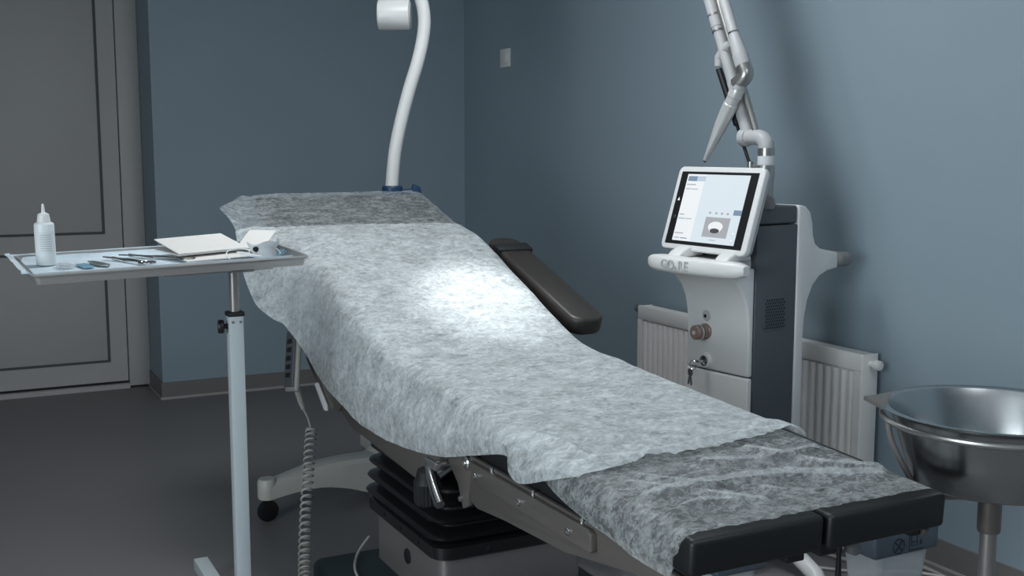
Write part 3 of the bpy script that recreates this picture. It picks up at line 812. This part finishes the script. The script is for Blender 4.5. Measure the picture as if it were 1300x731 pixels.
# face mask: cup shape with ear loops
MF = onto(.245, -.050, 10, .001) @ Matrix.Scale(1.25, 4)
fm = thing('face_mask', 'crumpled white face mask with thin ear loops at the near edge of the tray', 'face mask', tuple(MF.translation))
b = B(); g = []
for i in range(15):
    row = []
    for j in range(11):
        u = (i / 14 - .5) * 2; v = j / 10
        a = u * 1.9
        r = .021 + .009 * v + .003 * math.sin(3 * u + 5 * v)
        row.append(b.verts.new((r * math.sin(a) * 1.15, -r * math.cos(a) * .75, .001 + .034 * v + .003 * math.cos(6 * u))))
    g.append(row)
for i in range(14):
    for j in range(10): b.faces.new((g[i][j], g[i + 1][j], g[i + 1][j + 1], g[i][j + 1]))
bmesh.ops.solidify(b, geom=b.faces[:], thickness=.0012)
obj('mask_cup', b, 'mask', fm, frame=MF, angle=60)
b = B(); add_prism(b, [(-.058, .012), (-.030, .016), (-.018, -.026), (-.046, -.032)], 2, .001, .006, .0015)
obj('mask_fold', b, 'mask', fm, frame=MF @ Matrix.Rotation(R(12), 4, 'Y'))
for cx_, cy_, rx, ry, tilt in ((-.050, .0, .032, .026, 25), (.004, .004, .034, .022, 35)):
    b = B(); Q = Matrix.Rotation(R(tilt), 3, 'X')
    pts = []
    for k in range(25):
        a = R(-20 + 220 * k / 24); q = Q @ Vector((rx * math.cos(a), ry * math.sin(a), 0)); pts.append(Vector((cx_, cy_, .010)) + q)
    pts = [Vector((p.x, p.y, max(p.z, .0015))) for p in pts]
    add_tube(b, pts, .0012, 6); obj('ear_loop', b, 'mask', fm, frame=MF)
b = B(); cyl(b, (-.026, -.012, .022), (-.026, -.017, .022), .0055, 14); obj('valve', b, 'black', fm, frame=MF)
# blue-edged loop pack beside it
b = B()
for o_ in (0, .010):
    add_tube(b, spline([(-.045, -.012 + o_, .003), (.0, .0 + o_, .006), (.035, .012 + o_, .009), (.042, .020 + o_, .010), (.034, .022 + o_, .010), (-.04, -.004 + o_, .004)], 6), .0014, 7)
tag(obj('elastic_loop', b, 'lblue', frame=onto(.292, -.045, 28, .001)), 'thin blue elastic loops between face mask and tray rim', 'elastic loop')

# ================================================================== LAMP ON MOBILE STAND BEHIND THE BED
hx, hy = 1.552, 4.025
ls = thing('examination_lamp', 'white examination lamp on a mobile stand behind the bed head', 'lamp', (hx, hy, 0))
b = B(); add_lathe(b, [(.11, .015), (.14, .03), (.14, .155), (.10, .19), (.055, .21)], (hx, hy, 0), n=32); obj('base_hub', b, 'cream', ls)
tip = Vector((.985, 3.895)); vec = tip - Vector((hx, hy)); L0 = vec.length; a0 = math.atan2(vec.y, vec.x)
for k in range(4):
    a = (a0, R(86), R(30), R(312))[k]; d = Vector((math.cos(a), math.sin(a), 0)); sd = Vector((-d.y, d.x, 0)); Lk = (L0, .42, .5, .5)[k]
    b = B(); rings = []
    for i in range(15):
        t = i / 14; dist = Lk * t
        zt_ = interp([(0, .165), (.35, .185), (.62, .185), (.85, .165), (1.0, .150)], t)[0]
        zb = interp([(0, .02), (.25, .035), (.45, .075), (.65, .100), (.85, .098), (1.0, .088)], t)[0]; wd = .075 - .040 * t
        c = Vector((hx, hy, 0)) + d * dist
        rings.append([b.verts.new(c + sd * (wd * q) + Vector((0, 0, z))) for q, z in ((-1, zb), (-1, zt_ - .022), (-.82, zt_ - .006), (-.5, zt_), (.5, zt_), (.82, zt_ - .006), (1, zt_ - .022), (1, zb))])
    for i in range(14):
        for j in range(8): b.faces.new((rings[i][j], rings[i][(j + 1) % 8], rings[i + 1][(j + 1) % 8], rings[i + 1][j]))
    b.faces.new(rings[0]); b.faces.new(rings[-1][::-1])
    c = Vector((hx, hy, 0)) + d * (Lk - .01)
    add_lathe(b, [(.034, .088), (.036, .095), (.036, .150), (.030, .162)], c, n=20)
    lg = obj('base_leg', b, 'cream', ls)
    b = B(); cw = c + Vector((0, 0, .04)); cyl(b, cw - sd * .012, cw + sd * .012, .040, 20, bev=.005); cyl(b, c + Vector((0, 0, .05)), c + Vector((0, 0, .092)), .012)
    obj('caster', b, 'black', lg)
b = B(); add_lathe(b, [(.055, .22), (.055, .55), (.045, .57), (.030, .60), (.030, 1.18)], (hx - .005, hy, 0), n=24); obj('column', b, 'cream', ls)
b = B(); add_lathe(b, [(.036, 1.165), (.040, 1.170), (.040, 1.212), (.036, 1.218)], (hx - .005, hy, 0), n=24)
cyl(b, (hx + .02, hy - .01, 1.19), (hx + .085, hy - .03, 1.195), .012); add_prism(b, [(hx + .055, 1.17), (hx + .105, 1.175), (hx + .098, 1.212), (hx + .072, 1.225)], 1, hy - .04, hy - .015, .004)
obj('blue_collar', b, 'blue', ls)
pole = spline([(x * .958, y * .958, 1.35 + (z - 1.35) * .958) for x, y, z in [(1.612, 4.205, 1.19), (1.632, 4.213, 1.341), (1.662, 4.216, 1.470), (1.700, 4.216, 1.600), (1.735, 4.214, 1.705), (1.760, 4.216, 1.800), (1.770, 4.220, 1.880), (1.762, 4.232, 1.957), (1.73, 4.25, 2.06), (1.68, 4.24, 2.14), (1.62, 4.15, 2.20), (1.58, 4.0, 2.22), (1.52, 3.6, 2.22), (1.48, 3.35, 2.20)]], 8)
b = B(); add_tube(b, pole, .0252, 20); obj('curved_arm', b, 'lamp_white', ls)
uu = Vector((.89, -.45, 0)).normalized(); cc = Vector((1.591, 4.096, 1.874))
b = B(); cyl(b, cc - uu * .062, cc + uu * .062, .058, 32, bev=.008); dr = obj('joint_drum', b, 'lamp_white', ls)
b = B(); cyl(b, cc + uu * .0625, cc + uu * .066, .050, 28); obj('drum_cap', b, 'grey_light', dr)
b = B(); cyl(b, cc + Vector((-.025, .01, .03)), cc + Vector((-.03, .01, .30)), .020, 18); obj('drum_stem', b, 'grey_light', dr)
b = B(); add_box(b, cc + Vector((.005, -.02, .045)), cc + Vector((.06, .02, .30)), .006); obj('drum_yoke', b, 'lamp_white', dr)
# lamp head above the frame, shining on the sheet
LH = Vector((1.47, 3.30, 2.16)); AIM = Vector((1.455, 3.01, .90)); dd = (AIM - LH).normalized()
b = B(); add_lathe(b, [(.05, -.10), (.09, -.08), (.11, -.02), (.12, .03), (.115, .04)], LH, dd, 32); obj('lamp_head', b, 'lamp_white', ls)
b = B(); add_lathe(b, [(.105, .041), (.105, .043)], LH, dd, 32); obj('lamp_lens', b, 'lamp_glow', ls)
sd_ = bpy.data.lights.new('examination_lamp_spot', 'SPOT'); sd_.energy = 88; sd_.spot_size = R(25); sd_.spot_blend = 1.0; sd_.shadow_soft_size = .06; sd_.color = (.97, .99, 1.0)
so = bpy.data.objects.new('examination_lamp_spot', sd_); COL.objects.link(so); so.parent = ls
so.location = wm(ls).inverted() @ (LH + dd * .06); so.rotation_euler = dd.to_track_quat('-Z', 'Y').to_euler()

# ================================================================== LASER CONSOLE
KX, KY = 2.25, 2.705
lc = thing('laser_console', 'white and dark grey medical laser console with tilted touchscreen and jointed arm', 'laser machine', (KX, KY, 0), (0, 0, R(8)))
KM = wm(lc)
def P(name, bm, m, par=lc, frame=None, **k):
    return obj(name, bm, m, par, frame=frame if frame is not None else KM, **k)
W = .28
# lower front panel and upper front panel with forward-flaring neck
P('lower_front_panel', add_prism(B(), [(.0, .10), (-.014, .10), (-.022, .12), (-.022, .6345), (.0, .6345)], 1, .004, W - .002, .007, 3), 'white')
up_prof = [(.0, .6385), (-.022, .6385), (-.022, .78), (-.026, .83), (-.036, .875), (-.055, .915), (-.085, .945), (-.115, .962), (-.115, .985), (.0, .985)]
P('upper_front_panel', add_prism(B(), up_prof, 1, .004, W - .002, .007, 3), 'white')
P('side_body', add_prism(B(), [(.001, .085), (.188, .085), (.188, 1.118), (.001, 1.118)], 1, 0, W, .003), 'grey_dark')
P('top_cover', add_prism(B(), [(.001, 1.121), (.188, 1.121), (.188, 1.178), (.06, 1.184), (.02, 1.178), (.004, 1.16)], 1, .001, W - .001, .008, 3), 'grey_dark')
P('rear_shell', add_prism(B(), [(.190, .085), (.236, .085), (.230, .45), (.229, .74), (.233, .81), (.245, .866), (.268, .912), (.300, .942), (.340, .958), (.392, .965), (.392, 1.016), (.340, 1.026), (.300, 1.034), (.276, 1.05), (.264, 1.08), (.259, 1.12), (.247, 1.155), (.224, 1.174), (.190, 1.180)], 1, -.003, W + .003, .006, 3), 'white')
b = B(); add_box(b, (.386, -.012, .966), (.468, W + .012, 1.015), .023, 5); P('rear_handle', b, 'grey_mid')
# vent grille on the side
b = B(); add_prism(b, rrect(.036, .782, .142, .890, .016, 5), 1, -.003, 0, .001); vg = P('vent_grille', b, 'grey_dark')
b = B()
for i in range(9):
    for j in range(10):
        x = .046 + i * .0108 + (.0054 if j % 2 else 0); z = .792 + j * .0098
        if x > .137: continue
        b.faces.new([b.verts.new((x + .0038 * math.cos(R(60 * q + 30)), -.0034, z + .0044 * math.sin(R(60 * q + 30)))) for q in range(6)])
P('vent_holes', b, 'black', vg)['kind'] = 'stuff'
# controls on the front
fx = -.022
b = B(); add_lathe(b, [(.020, 0), (.020, .003), (.017, .005)], (fx, .186, .818), (-1, 0, 0), 24); rd = P('round_indicator', b, 'grey_light'); rd['label'] = 'round grey indicator'
b = B(); add_lathe(b, [(.006, 0), (.006, .001)], (fx - .005, .190, .815), (-1, 0, 0), 12); P('indicator_dot', b, 'black', rd)
b = B(); add_lathe(b, [(.026, 0), (.026, .006), (.023, .008), (.023, .024)], (fx, .190, .764), (-1, 0, 0), 28); es = P('stop_button', b, 'copper'); es['label'] = 'pinkish mushroom stop button'
b = B(); add_lathe(b, [(.017, .024), (.021, .028), (.024, .036), (.024, .050), (.020, .054), (.010, .055)], (fx, .190, .764), (-1, 0, 0), 28); P('mushroom_head', b, 'copper', es)
b = B(); add_lathe(b, [(.0245, .030), (.0252, .034), (.0245, .037)], (fx, .190, .764), (-1, 0, 0), 28); P('button_ring', b, 'chrome', es)
b = B(); add_lathe(b, [(.007, .055), (.007, .0565)], (fx, .190, .764), (-1, 0, 0), 16); P('button_dot', b, 'grey_light', es)
b = B(); add_lathe(b, [(.026, 0), (.025, .005), (.022, .008)], (fx, .186, .668), (-1, 0, 0), 28); ks = P('key_switch', b, 'white')
b = B(); add_lathe(b, [(.017, .008), (.017, .014), (.013, .016)], (fx, .186, .668), (-1, 0, 0), 24); P('lock_barrel', b, 'chrome', ks)
b = B(); add_box(b, (fx - .042, .178, .664), (fx - .014, .194, .672), .001); P('inserted_key', b, 'chrome', ks)
b = B(); add_tube(b, [(fx - .048, .198 + .014 * math.cos(2 * math.pi * k / 20), .655 + .016 * math.sin(2 * math.pi * k / 20)) for k in range(20)], .0014, 7, closed=True); P('key_ring', b, 'chrome', ks)
b = B()
for q, a in ((0, 12), (1, -8)):
    Q = Matrix.Translation((fx - .050 - q * .004, .206, .640)) @ Matrix.Rotation(R(a), 4, 'X')
    t = B(); add_prism(t, [(-.010, 0), (.010, 0), (.011, -.016), (.004, -.022), (.004, -.050), (0, -.054), (-.004, -.050), (-.004, -.022), (-.011, -.016)], 0, 0, .002, 0)
    merge(b, t, Q)
P('hanging_keys', b, 'chrome', ks)
# front handle bar with embossed name
bar = B(); rings = []
for i in range(25):
    t = i / 24 * 2 - 1; y = .142 + t * .212
    x = -.150 + .030 * t * t; e = 1 - abs(t) ** 10 * .45
    hh, dp = .0265 * e, .024 * e
    zc = .990
    sec = [(-dp, -hh * .55), (-dp, hh * .60), (-dp * .75, hh * .9), (-dp * .4, hh), (dp * .8, hh), (dp, hh * .8), (dp, -hh * .7), (dp * .7, -hh), (-dp * .55, -hh), (-dp * .85, -hh * .85)]
    rings.append([bar.verts.new((x + a, y, zc + c)) for a, c in sec])
for i in range(24):
    for j in range(10): bar.faces.new((rings[i][j], rings[i][(j + 1) % 10], rings[i + 1][(j + 1) % 10], rings[i + 1][j]))
bar.faces.new(rings[0]); bar.faces.new(rings[-1][::-1])
hb = P('front_handle', bar, 'white', angle=50)
b = B(); add_prism(b, [(-.150, .962), (.0, .968), (.0, 1.012), (-.130, 1.008)], 1, .02, .24, .004); P('handle_neck', b, 'white')
for yy in (.235, .025):
    b = B(); add_prism(b, [(-.145, 1.008), (-.02, 1.012), (-.03, 1.035), (-.085, 1.045), (-.120, 1.030)], 1, yy - .028, yy + .028, .008, 3); P('screen_foot', b, 'white')
TXF = KM @ Matrix.Translation((-.1745, .182, .990)) @ Matrix.Rotation(R(-90), 4, 'Z') @ Matrix.Rotation(R(90), 4, 'X')
tb = text_bm('CO', .042, .0016); t2 = text_bm('2', .022, .0016); t3 = text_bm('RE', .042, .0016)
merge(tb, t2, Matrix.Translation((.037, -.011, 0))); merge(tb, t3, Matrix.Translation((.071, 0, 0)))
P('embossed_letters', tb, 'grey_light', hb, frame=TXF @ Matrix.Translation((-.035, 0, 0)))
# touchscreen
yaw = R(4); e1 = Vector((math.sin(yaw), -math.cos(yaw), 0)); back = Vector((math.cos(yaw), math.sin(yaw), 0))
tl = R(17); e2 = back * math.sin(tl) + Vector((0, 0, math.cos(tl))); e3 = e1.cross(e2).normalized()
O = Vector((2.146, 2.858, 1.030)) ; SWd, SH = .408, .283
SM = Matrix(((e1.x, e2.x, e3.x, O.x), (e1.y, e2.y, e3.y, O.y), (e1.z, e2.z, e3.z, O.z), (0, 0, 0, 1)))
hw = SWd / 2
b = B(); add_prism(b, rrect(-hw, 0, hw, SH, .022, 6), 2, -.022, .0, .005, 3); mo = P('touchscreen', b, 'white', frame=SM)
b = B(); add_prism(b, rrect(-hw + .006, .006, hw - .006, SH - .006, .02, 6), 2, -.036, -.022, .004, 2); P('screen_back', b, 'grey_light', mo, frame=SM)
def flat(x0, y0, x1, y1, z, m, par, name, r=0.0):
    b = B(); b.faces.new([b.verts.new((x, y, z)) for x, y in (rrect(x0, y0, x1, y1, r, 3) if r else ((x0, y0), (x1, y0), (x1, y1), (x0, y1)))])
    return P(name, b, m, par, frame=SM)
b = B(); add_box(b, (-hw + .020, .018, -.001), (hw - .022, SH - .018, .0006), .0004, 1); P('black_bezel', b, 'black', mo, frame=SM)
sx0, sx1, sy0, sy1 = -hw + .054, hw - .058, .030, SH - .027
b = B(); add_box(b, (sx0, sy0, .0004), (sx1, sy1, .0009)); P('display', b, 'screen', mo, frame=SM)
wd, ht = sx1 - sx0, sy1 - sy0
def ui(u0, v0, u1, v1, m, z=.0012, r=0.0):   # v measured from the top
    flat(sx0 + wd * u0, sy1 - ht * v1, sx0 + wd * u1, sy1 - ht * v0, z, m, mo, 'display_graphic', r)
ui(.0, .0, .30, 1.0, 'ui_white', .0010)
ui(.02, .03, .17, .105, 'ui_blue'); ui(.17, .03, .31, .105, 'ui_pale')
for v0, v1, u1 in ((.15, .165, .17), (.21, .235, .10), (.60, .615, .10), (.655, .68, .12), (.88, .895, .16), (.945, .97, .11)):
    ui(.02, v0, u1, v1, 'ui_pale' if v1 - v0 > .02 else 'ui_grey')
ui(.11, .218, .22, .230, 'ui_grey'); ui(.13, .662, .24, .673, 'ui_grey'); ui(.13, .952, .24, .966, 'ui_blue')
ui(.88, .50, 1.0, .575, 'ui_blue')
ui(.47, .62, .86, .91, 'ui_grey')
for u in (.50, .60, .69, .78): ui(u, .545, u + .035, .575, 'ui_grey', r=.002)
ui(.60, .945, .70, .955, 'ui_grey')
def ell(u, v, ru, rv, m, z):
    b = B(); b.faces.new([b.verts.new((sx0 + wd * (u + ru * math.cos(2 * math.pi * k / 28)), sy1 - ht * (v + rv * math.sin(2 * math.pi * k / 28)), z)) for k in range(28)])
    P('display_graphic', b, m, mo, frame=SM)
ell(.655, .755, .115, .075, 'ui_white', .0014); ell(.655, .790, .095, .062, 'ui_white', .0015); ell(.655, .815, .075, .036, 'ui_dark', .0017)
ell(.95, .83, .028, .035, 'ui_pale', .0014); ell(.95, .93, .028, .035, 'ui_pale', .0014)
ell(.95, .83, .021, .027, 'ui_white', .0016); ell(.95, .93, .021, .027, 'ui_white', .0016)
b = B(); cx_ = -hw + .037; b.faces.new([b.verts.new(p) for p in ((cx_ - .006, .165, .0009), (cx_ + .006, .165, .0009), (cx_, .177, .0009))]); P('warning_mark', b, 'ui_white', mo, frame=SM)
b = B(); add_tube(b, [(cx_ + .005 * math.cos(2 * math.pi * k / 20), .110 + .005 * math.sin(2 * math.pi * k / 20), .001) for k in range(20)], .0005, 5, closed=True); P('touch_button_mark', b, 'grey_mid', mo, frame=SM)
b = B(); add_box(b, (.01, .06, 1.0), (.06, .20, 1.09), .01); P('screen_bracket', b, 'grey_light')
# articulated arm
def A(name, pts, r, m, par, n=16):
    return P(name, add_tube(B(), pts, r, n), m, par)
b = B(); add_lathe(b, [(.042, 1.175), (.040, 1.185), (.030, 1.20), (.022, 1.203)], (.10, .115, 0), n=28); P('arm_socket', b, 'grey_mid')
b = B(); add_lathe(b, [(.028, 1.170), (.032, 1.185), (.028, 1.203), (.016, 1.212)], (.055, .02, 0), n=24); P('corner_knob', b, 'grey_mid')
ap = (.17, .125)
b = B(); add_lathe(b, [(.026, 1.17), (.026, 1.262), (.029, 1.264), (.029, 1.300), (.027, 1.302), (.027, 1.360)], (ap[0], ap[1], 0), n=28)
post = P('arm_post', b, 'satin')
b = B(); add_lathe(b, [(.0275, 1.305), (.0275, 1.335)], (ap[0], ap[1], 0), n=28, closed_top=False, closed_bot=False); lbp = P('post_label', b, 'label', post)
A('arm_elbow', spline([(.17, .125, 1.352), (.17, .128, 1.375), (.17, .145, 1.392), (.17, .172, 1.396), (.17, .214, 1.396)], 6), .026, 'grey_light', post)
b = B(); cyl(b, (.17, .205, 1.396), (.17, .232, 1.396), .031, 24, bev=.004); P('elbow_cap', b, 'grey_light', post)
b = B()
d1 = Vector((0, .183, .441)).normalized(); s1 = Vector((.17, .206, 1.400)); perp = Vector((0, .441, -.183)).normalized()
arm1 = P('lower_arm', add_tube(B(), [s1 + d1 * t for t in (0, .20, .2001, .40, .4001, .975)], [.0200, .0200, .0180, .0180, .0200, .0200], 18), 'grey_light')
for t in (.382, .44):
    P('arm_ring', add_tube(B(), [s1 + d1 * t, s1 + d1 * (t + .006)], .0212, 18), 'satin', arm1)
b = B(); o1 = s1 - perp * .036 + Vector((.0, 0, .0))
add_tube(b, [o1 + d1 * t for t in (-.0, .96)], .0125, 12); P('balance_rail', b, 'satin', arm1)
b = B(); bk = s1 + d1 * .318
add_tube(b, [bk - perp * .040, bk - perp * .010 - d1 * .004, bk + perp * .028 - d1 * .018, bk + perp * .040 - d1 * .045], [.016, .018, .016, .015], 12); P('strut_bracket', b, 'grey_light', arm1)
st0 = Vector((.165, .188, 1.302)); st1 = bk + perp * .042 - d1 * .055
A('gas_strut', [st0, st0.lerp(st1, .42), st0.lerp(st1, .421), st0.lerp(st1, 1)], [.006, .006, .0115, .0115], 'black', arm1, 12)
b = B(); cyl(b, (.17, .150, 1.298), (.17, .192, 1.298), .009, 12); cyl(b, st0 - Vector((0, 0, .012)), st0 + Vector((0, 0, .014)), .010, 12); P('strut_pin', b, 'satin', arm1)
d2 = Vector((0, .112, .264)).normalized(); j2 = Vector((.13, .186, 1.600))
arm2 = P('upper_arm', add_tube(B(), [j2 + d2 * t for t in (.025, .035, .070, .0701, .145, .15, .76)], [.025, .027, .027, .0255, .0185, .0172, .0172], 18), 'grey_light')
P('arm_ring', add_tube(B(), [j2 + d2 * .146, j2 + d2 * .152], .0192, 18), 'chrome', arm2)
t1 = s1 + d1 * .975; t2_ = j2 + d2 * .76
A('top_knuckle', spline([t1 - d1 * .02, t1 + d1 * .03, (t1 + t2_) / 2 + Vector((0, 0, .05)), t2_ + d2 * .03, t2_ - d2 * .02], 6), .030, 'satin', arm2)
# wrist and handpiece
A('wrist_joint', spline([j2 + d2 * .030, j2 + d2 * .0, j2 + Vector((-.004, .018, -.022)), j2 + Vector((-.006, .034, -.034))], 5), .0265, 'satin', arm2)
hp0 = j2 + Vector((-.004, .030, -.046)); hp1 = Vector((.13, .362, 1.320))
A('wrist_cuff', [hp0 + Vector((0, -.012, .040)), hp0 + Vector((0, -.004, .012)), hp0], [.020, .027, .026], 'grey_light', arm2)
dh = (hp1 - hp0).normalized(); Lh = (hp1 - hp0).length
A('handpiece', [hp0 - dh * .012] + [hp0 + dh * Lh * t for t in (0, .10, .11, .20, .21, .32, .50, .70, .88, .96, 1.0)], [.019, .024, .0245, .0225, .0225, .0245, .0248, .0225, .0165, .0110, .0085, .0075], 'arm_metal', arm2, 20)
A('handpiece_tip', [hp1 - dh * .004, hp1 + dh * .006], [.006, .0055], 'black', arm2, 12)
A('guide_needle', [hp1 + dh * .004, hp1 + dh * .034], [.0016, .0012], 'chrome', arm2, 8)
# base
b = B(); add_prism(b, rrect(-.06, -.02, .30, W + .02, .05, 5), 2, .075, .105, .006); P('base_plate', b, 'white')
for x, y in ((-.03, .02), (-.03, .26), (.26, .02), (.26, .26)):
    b = B(); cyl(b, (x, y - .014, .036), (x, y + .014, .036), .036, 20, bev=.005); cyl(b, (x, y, .04), (x, y, .08), .012); P('caster', b, 'black')
b = B(); add_tube(b, [(.10, .04, .085), (.10, -.10, .075), (.04, -.24, .055), (.03, -.27, .02)], [.030, .028, .026, .024], 12); P('stabiliser_leg', b, 'white')

# ================================================================== BASIN ON STAND
bx, by, bz = 1.846, 1.478, .838
bs = thing('basin_stand', 'steel ring stand on a single pole carrying the basin', 'stand', (bx, by, 0))
RR = .214
b = B(); add_tube(b, [(bx + RR * math.cos(2 * math.pi * k / 64), by + RR * math.sin(2 * math.pi * k / 64), bz - .022) for k in range(64)], .0065, 10, closed=True)
obj('support_ring', b, 'satin', bs)
dv = Vector((-.90, .43, 0)).normalized()
for s in (1, -1):
    q = Vector((bx, by, 0)) + dv * (RR + .002) * s; q2 = Vector((bx, by, 0)) + dv * .150 * s
    b = B(); add_tube(b, spline([(q.x, q.y, bz - .022), (q.x - dv.x * .012 * s, q.y - dv.y * .012 * s, bz - .07), (q2.x, q2.y, bz - .165), (q2.x - dv.x * .02 * s, q2.y - dv.y * .02 * s, bz - .178), (bx, by, bz - .180)], 6), .006, 10)
    obj('support_arm', b, 'steel_col', bs)
b = B(); add_lathe(b, [(.021, .585), (.023, .59), (.023, .655), (.018, .66)], (bx, by, 0), n=24); obj('pole_socket', b, 'steel', bs)
b = B(); cyl(b, (bx, by, .06), (bx, by, .59), .0165, 20); obj('pole', b, 'steel_col', bs)
for k in range(4):
    a = R(20 + 90 * k); b = B(); d = Vector((math.cos(a), math.sin(a), 0))
    add_tube(b, [Vector((bx, by, .09)), Vector((bx, by, .085)) + d * .12, Vector((bx, by, .07)) + d * .24], [.014, .012, .011], 10)
    lg = obj('foot', b, 'steel_col', bs)
    c = Vector((bx, by, .028)) + d * .235; b = B(); cyl(b, c - Vector((-d.y, d.x, 0)) * .010, c + Vector((-d.y, d.x, 0)) * .010, .028, 18, bev=.004); cyl(b, c, c + Vector((0, 0, .045)), .008)
    obj('caster', b, 'black', lg)
b = B()
prof = [(.001, -.148), (.150, -.150), (.158, -.144), (.176, -.085), (.196, -.020), (.204, -.004), (.222, 0.0), (.224, .002), (.222, .003), (.203, .000), (.194, -.018), (.173, -.085), (.155, -.142), (.148, -.146), (.001, -.1455)]
add_lathe(b, prof, (bx, by, bz), n=72, closed_top=False, closed_bot=False)
bs2 = thing('wash_basin', 'large round stainless steel basin resting in the ring stand at right', 'basin', (bx, by, bz - .15))
obj('bowl', b, 'bowl', bs2, angle=40)
sp = Vector((-.632, .775, 0)); sn = Vector((sp.y, -sp.x, 0)); b = B(); c = Vector((bx, by, bz))
vs = [(c + sp * .205 + sn * .075), (c + sp * .226 + sn * .040), (c + sp * .252 - sn * .002 + Vector((0, 0, .002))), (c + sp * .228 - sn * .036), (c + sp * .202 - sn * .080)]
t_ = [b.verts.new(v + Vector((0, 0, .003))) for v in vs]; l_ = [b.verts.new(v - Vector((0, 0, .005))) for v in vs]
b.faces.new(t_); b.faces.new(l_[::-1])
for k in range(5): b.faces.new((t_[k], l_[k], l_[(k + 1) % 5], t_[(k + 1) % 5]))
obj('pouring_lip', b, 'steel', bs2)

# ================================================================== WASTE CONTAINERS BEHIND THE FOOT PADS
def waste(x0, x1, y0, y1, zl, zt_, label, marks):
    t = thing('waste_container', label, 'container', ((x0 + x1) / 2, (y0 + y1) / 2, 0), group='waste containers')
    b = B(); add_box(b, (x0, y0, zl), (x1, y1, zt_), .010, 3); lid = obj('lid', b, 'bin_lid', t)
    b = B(); m_ = .012
    lo = rrect(x0 + m_ + .035, y0 + m_ + .02, x1 - m_ - .035, y1 - m_ - .02, .03); hi = rrect(x0 + m_, y0 + m_, x1 - m_, y1 - m_, .03)
    vs = ring_faces(b, [[(p[0], p[1], .002) for p in lo], [(p[0], p[1], zl + .004) for p in hi]]); b.faces.new(vs[0][::-1])
    obj('tub', b, 'bin_body', t)
    if marks:
        yy = y0 - .0006; cx_, cz_, r_ = x0 + .082, (zl + zt_) / 2 - .006, .020
        b = B(); add_tube(b, [(cx_ + r_ * math.cos(2 * math.pi * k / 28), yy, cz_ + r_ * math.sin(2 * math.pi * k / 28)) for k in range(28)], .0016, 6, closed=True)
        add_tube(b, [(cx_ - .013, yy, cz_ + .013), (cx_ + .013, yy, cz_ - .013)], .0016, 6); add_tube(b, [(cx_ + .010, yy, cz_ + .014), (cx_ - .002, yy, cz_ - .004), (cx_ - .010, yy, cz_ - .012)], .0020, 6)
        obj('prohibition_mark', b, 'navy', lid)
        q = x0 + .120; b = B()
        add_tube(b, [(q, yy, cz_ + .022), (q, yy, cz_ - .018), (q + .052, yy, cz_ - .018)], .0014, 6)
        add_tube(b, [(q + .008, yy, cz_ + .020), (q + .008, yy, cz_ - .006), (q + .028, yy, cz_ - .006), (q + .028, yy, cz_ + .020)], .0012, 6)
        add_tube(b, [(q + .012, yy, cz_ + .004), (q + .024, yy, cz_ + .004)], .0012, 6)
        add_tube(b, [(q + .042, yy, cz_ + .010), (q + .042, yy, cz_ + .001), (q + .042, yy, cz_ - .006)], [.0006, .0034, .0020], 8)
        obj('pictogram', b, 'navy', lid)
waste(2.086, 2.318, 2.008, 2.16, .298, .365, 'clear waste container with marked grey lid behind the right foot pad', True)
waste(1.660, 1.822, 2.115, 2.26, .290, .355, 'clear waste container with plain grey lid half hidden below the left foot pad', False)

# loose cables on the floor by the right wall
cabs = [([(2.50, 3.10, .007), (2.573, 2.69, .007), (2.62, 2.55, .007), (2.60, 2.42, .007), (2.50, 2.25, .007)], .006, 'cable', 'white cable curving over the floor beside the waste container'),
        ([(2.46, 2.62, .006), (2.56, 2.52, .006), (2.70, 2.45, .006), (2.79, 2.30, .006), (2.78, 2.05, .006)], .005, 'cable', 'white cable on the floor nearest the skirting'),
        ([(2.42, 2.90, .006), (2.60, 2.72, .020), (2.72, 2.58, .020), (2.77, 2.44, .006), (2.74, 2.2, .006)], .007, 'cord', 'thick beige cable looping along the wall over the floor')]
for pts, r, m, lab in cabs:
    tag(obj('floor_cable', add_tube(B(), spline(pts, 10), r, 8), m), lab, 'cable', 'loose cables by the wall')
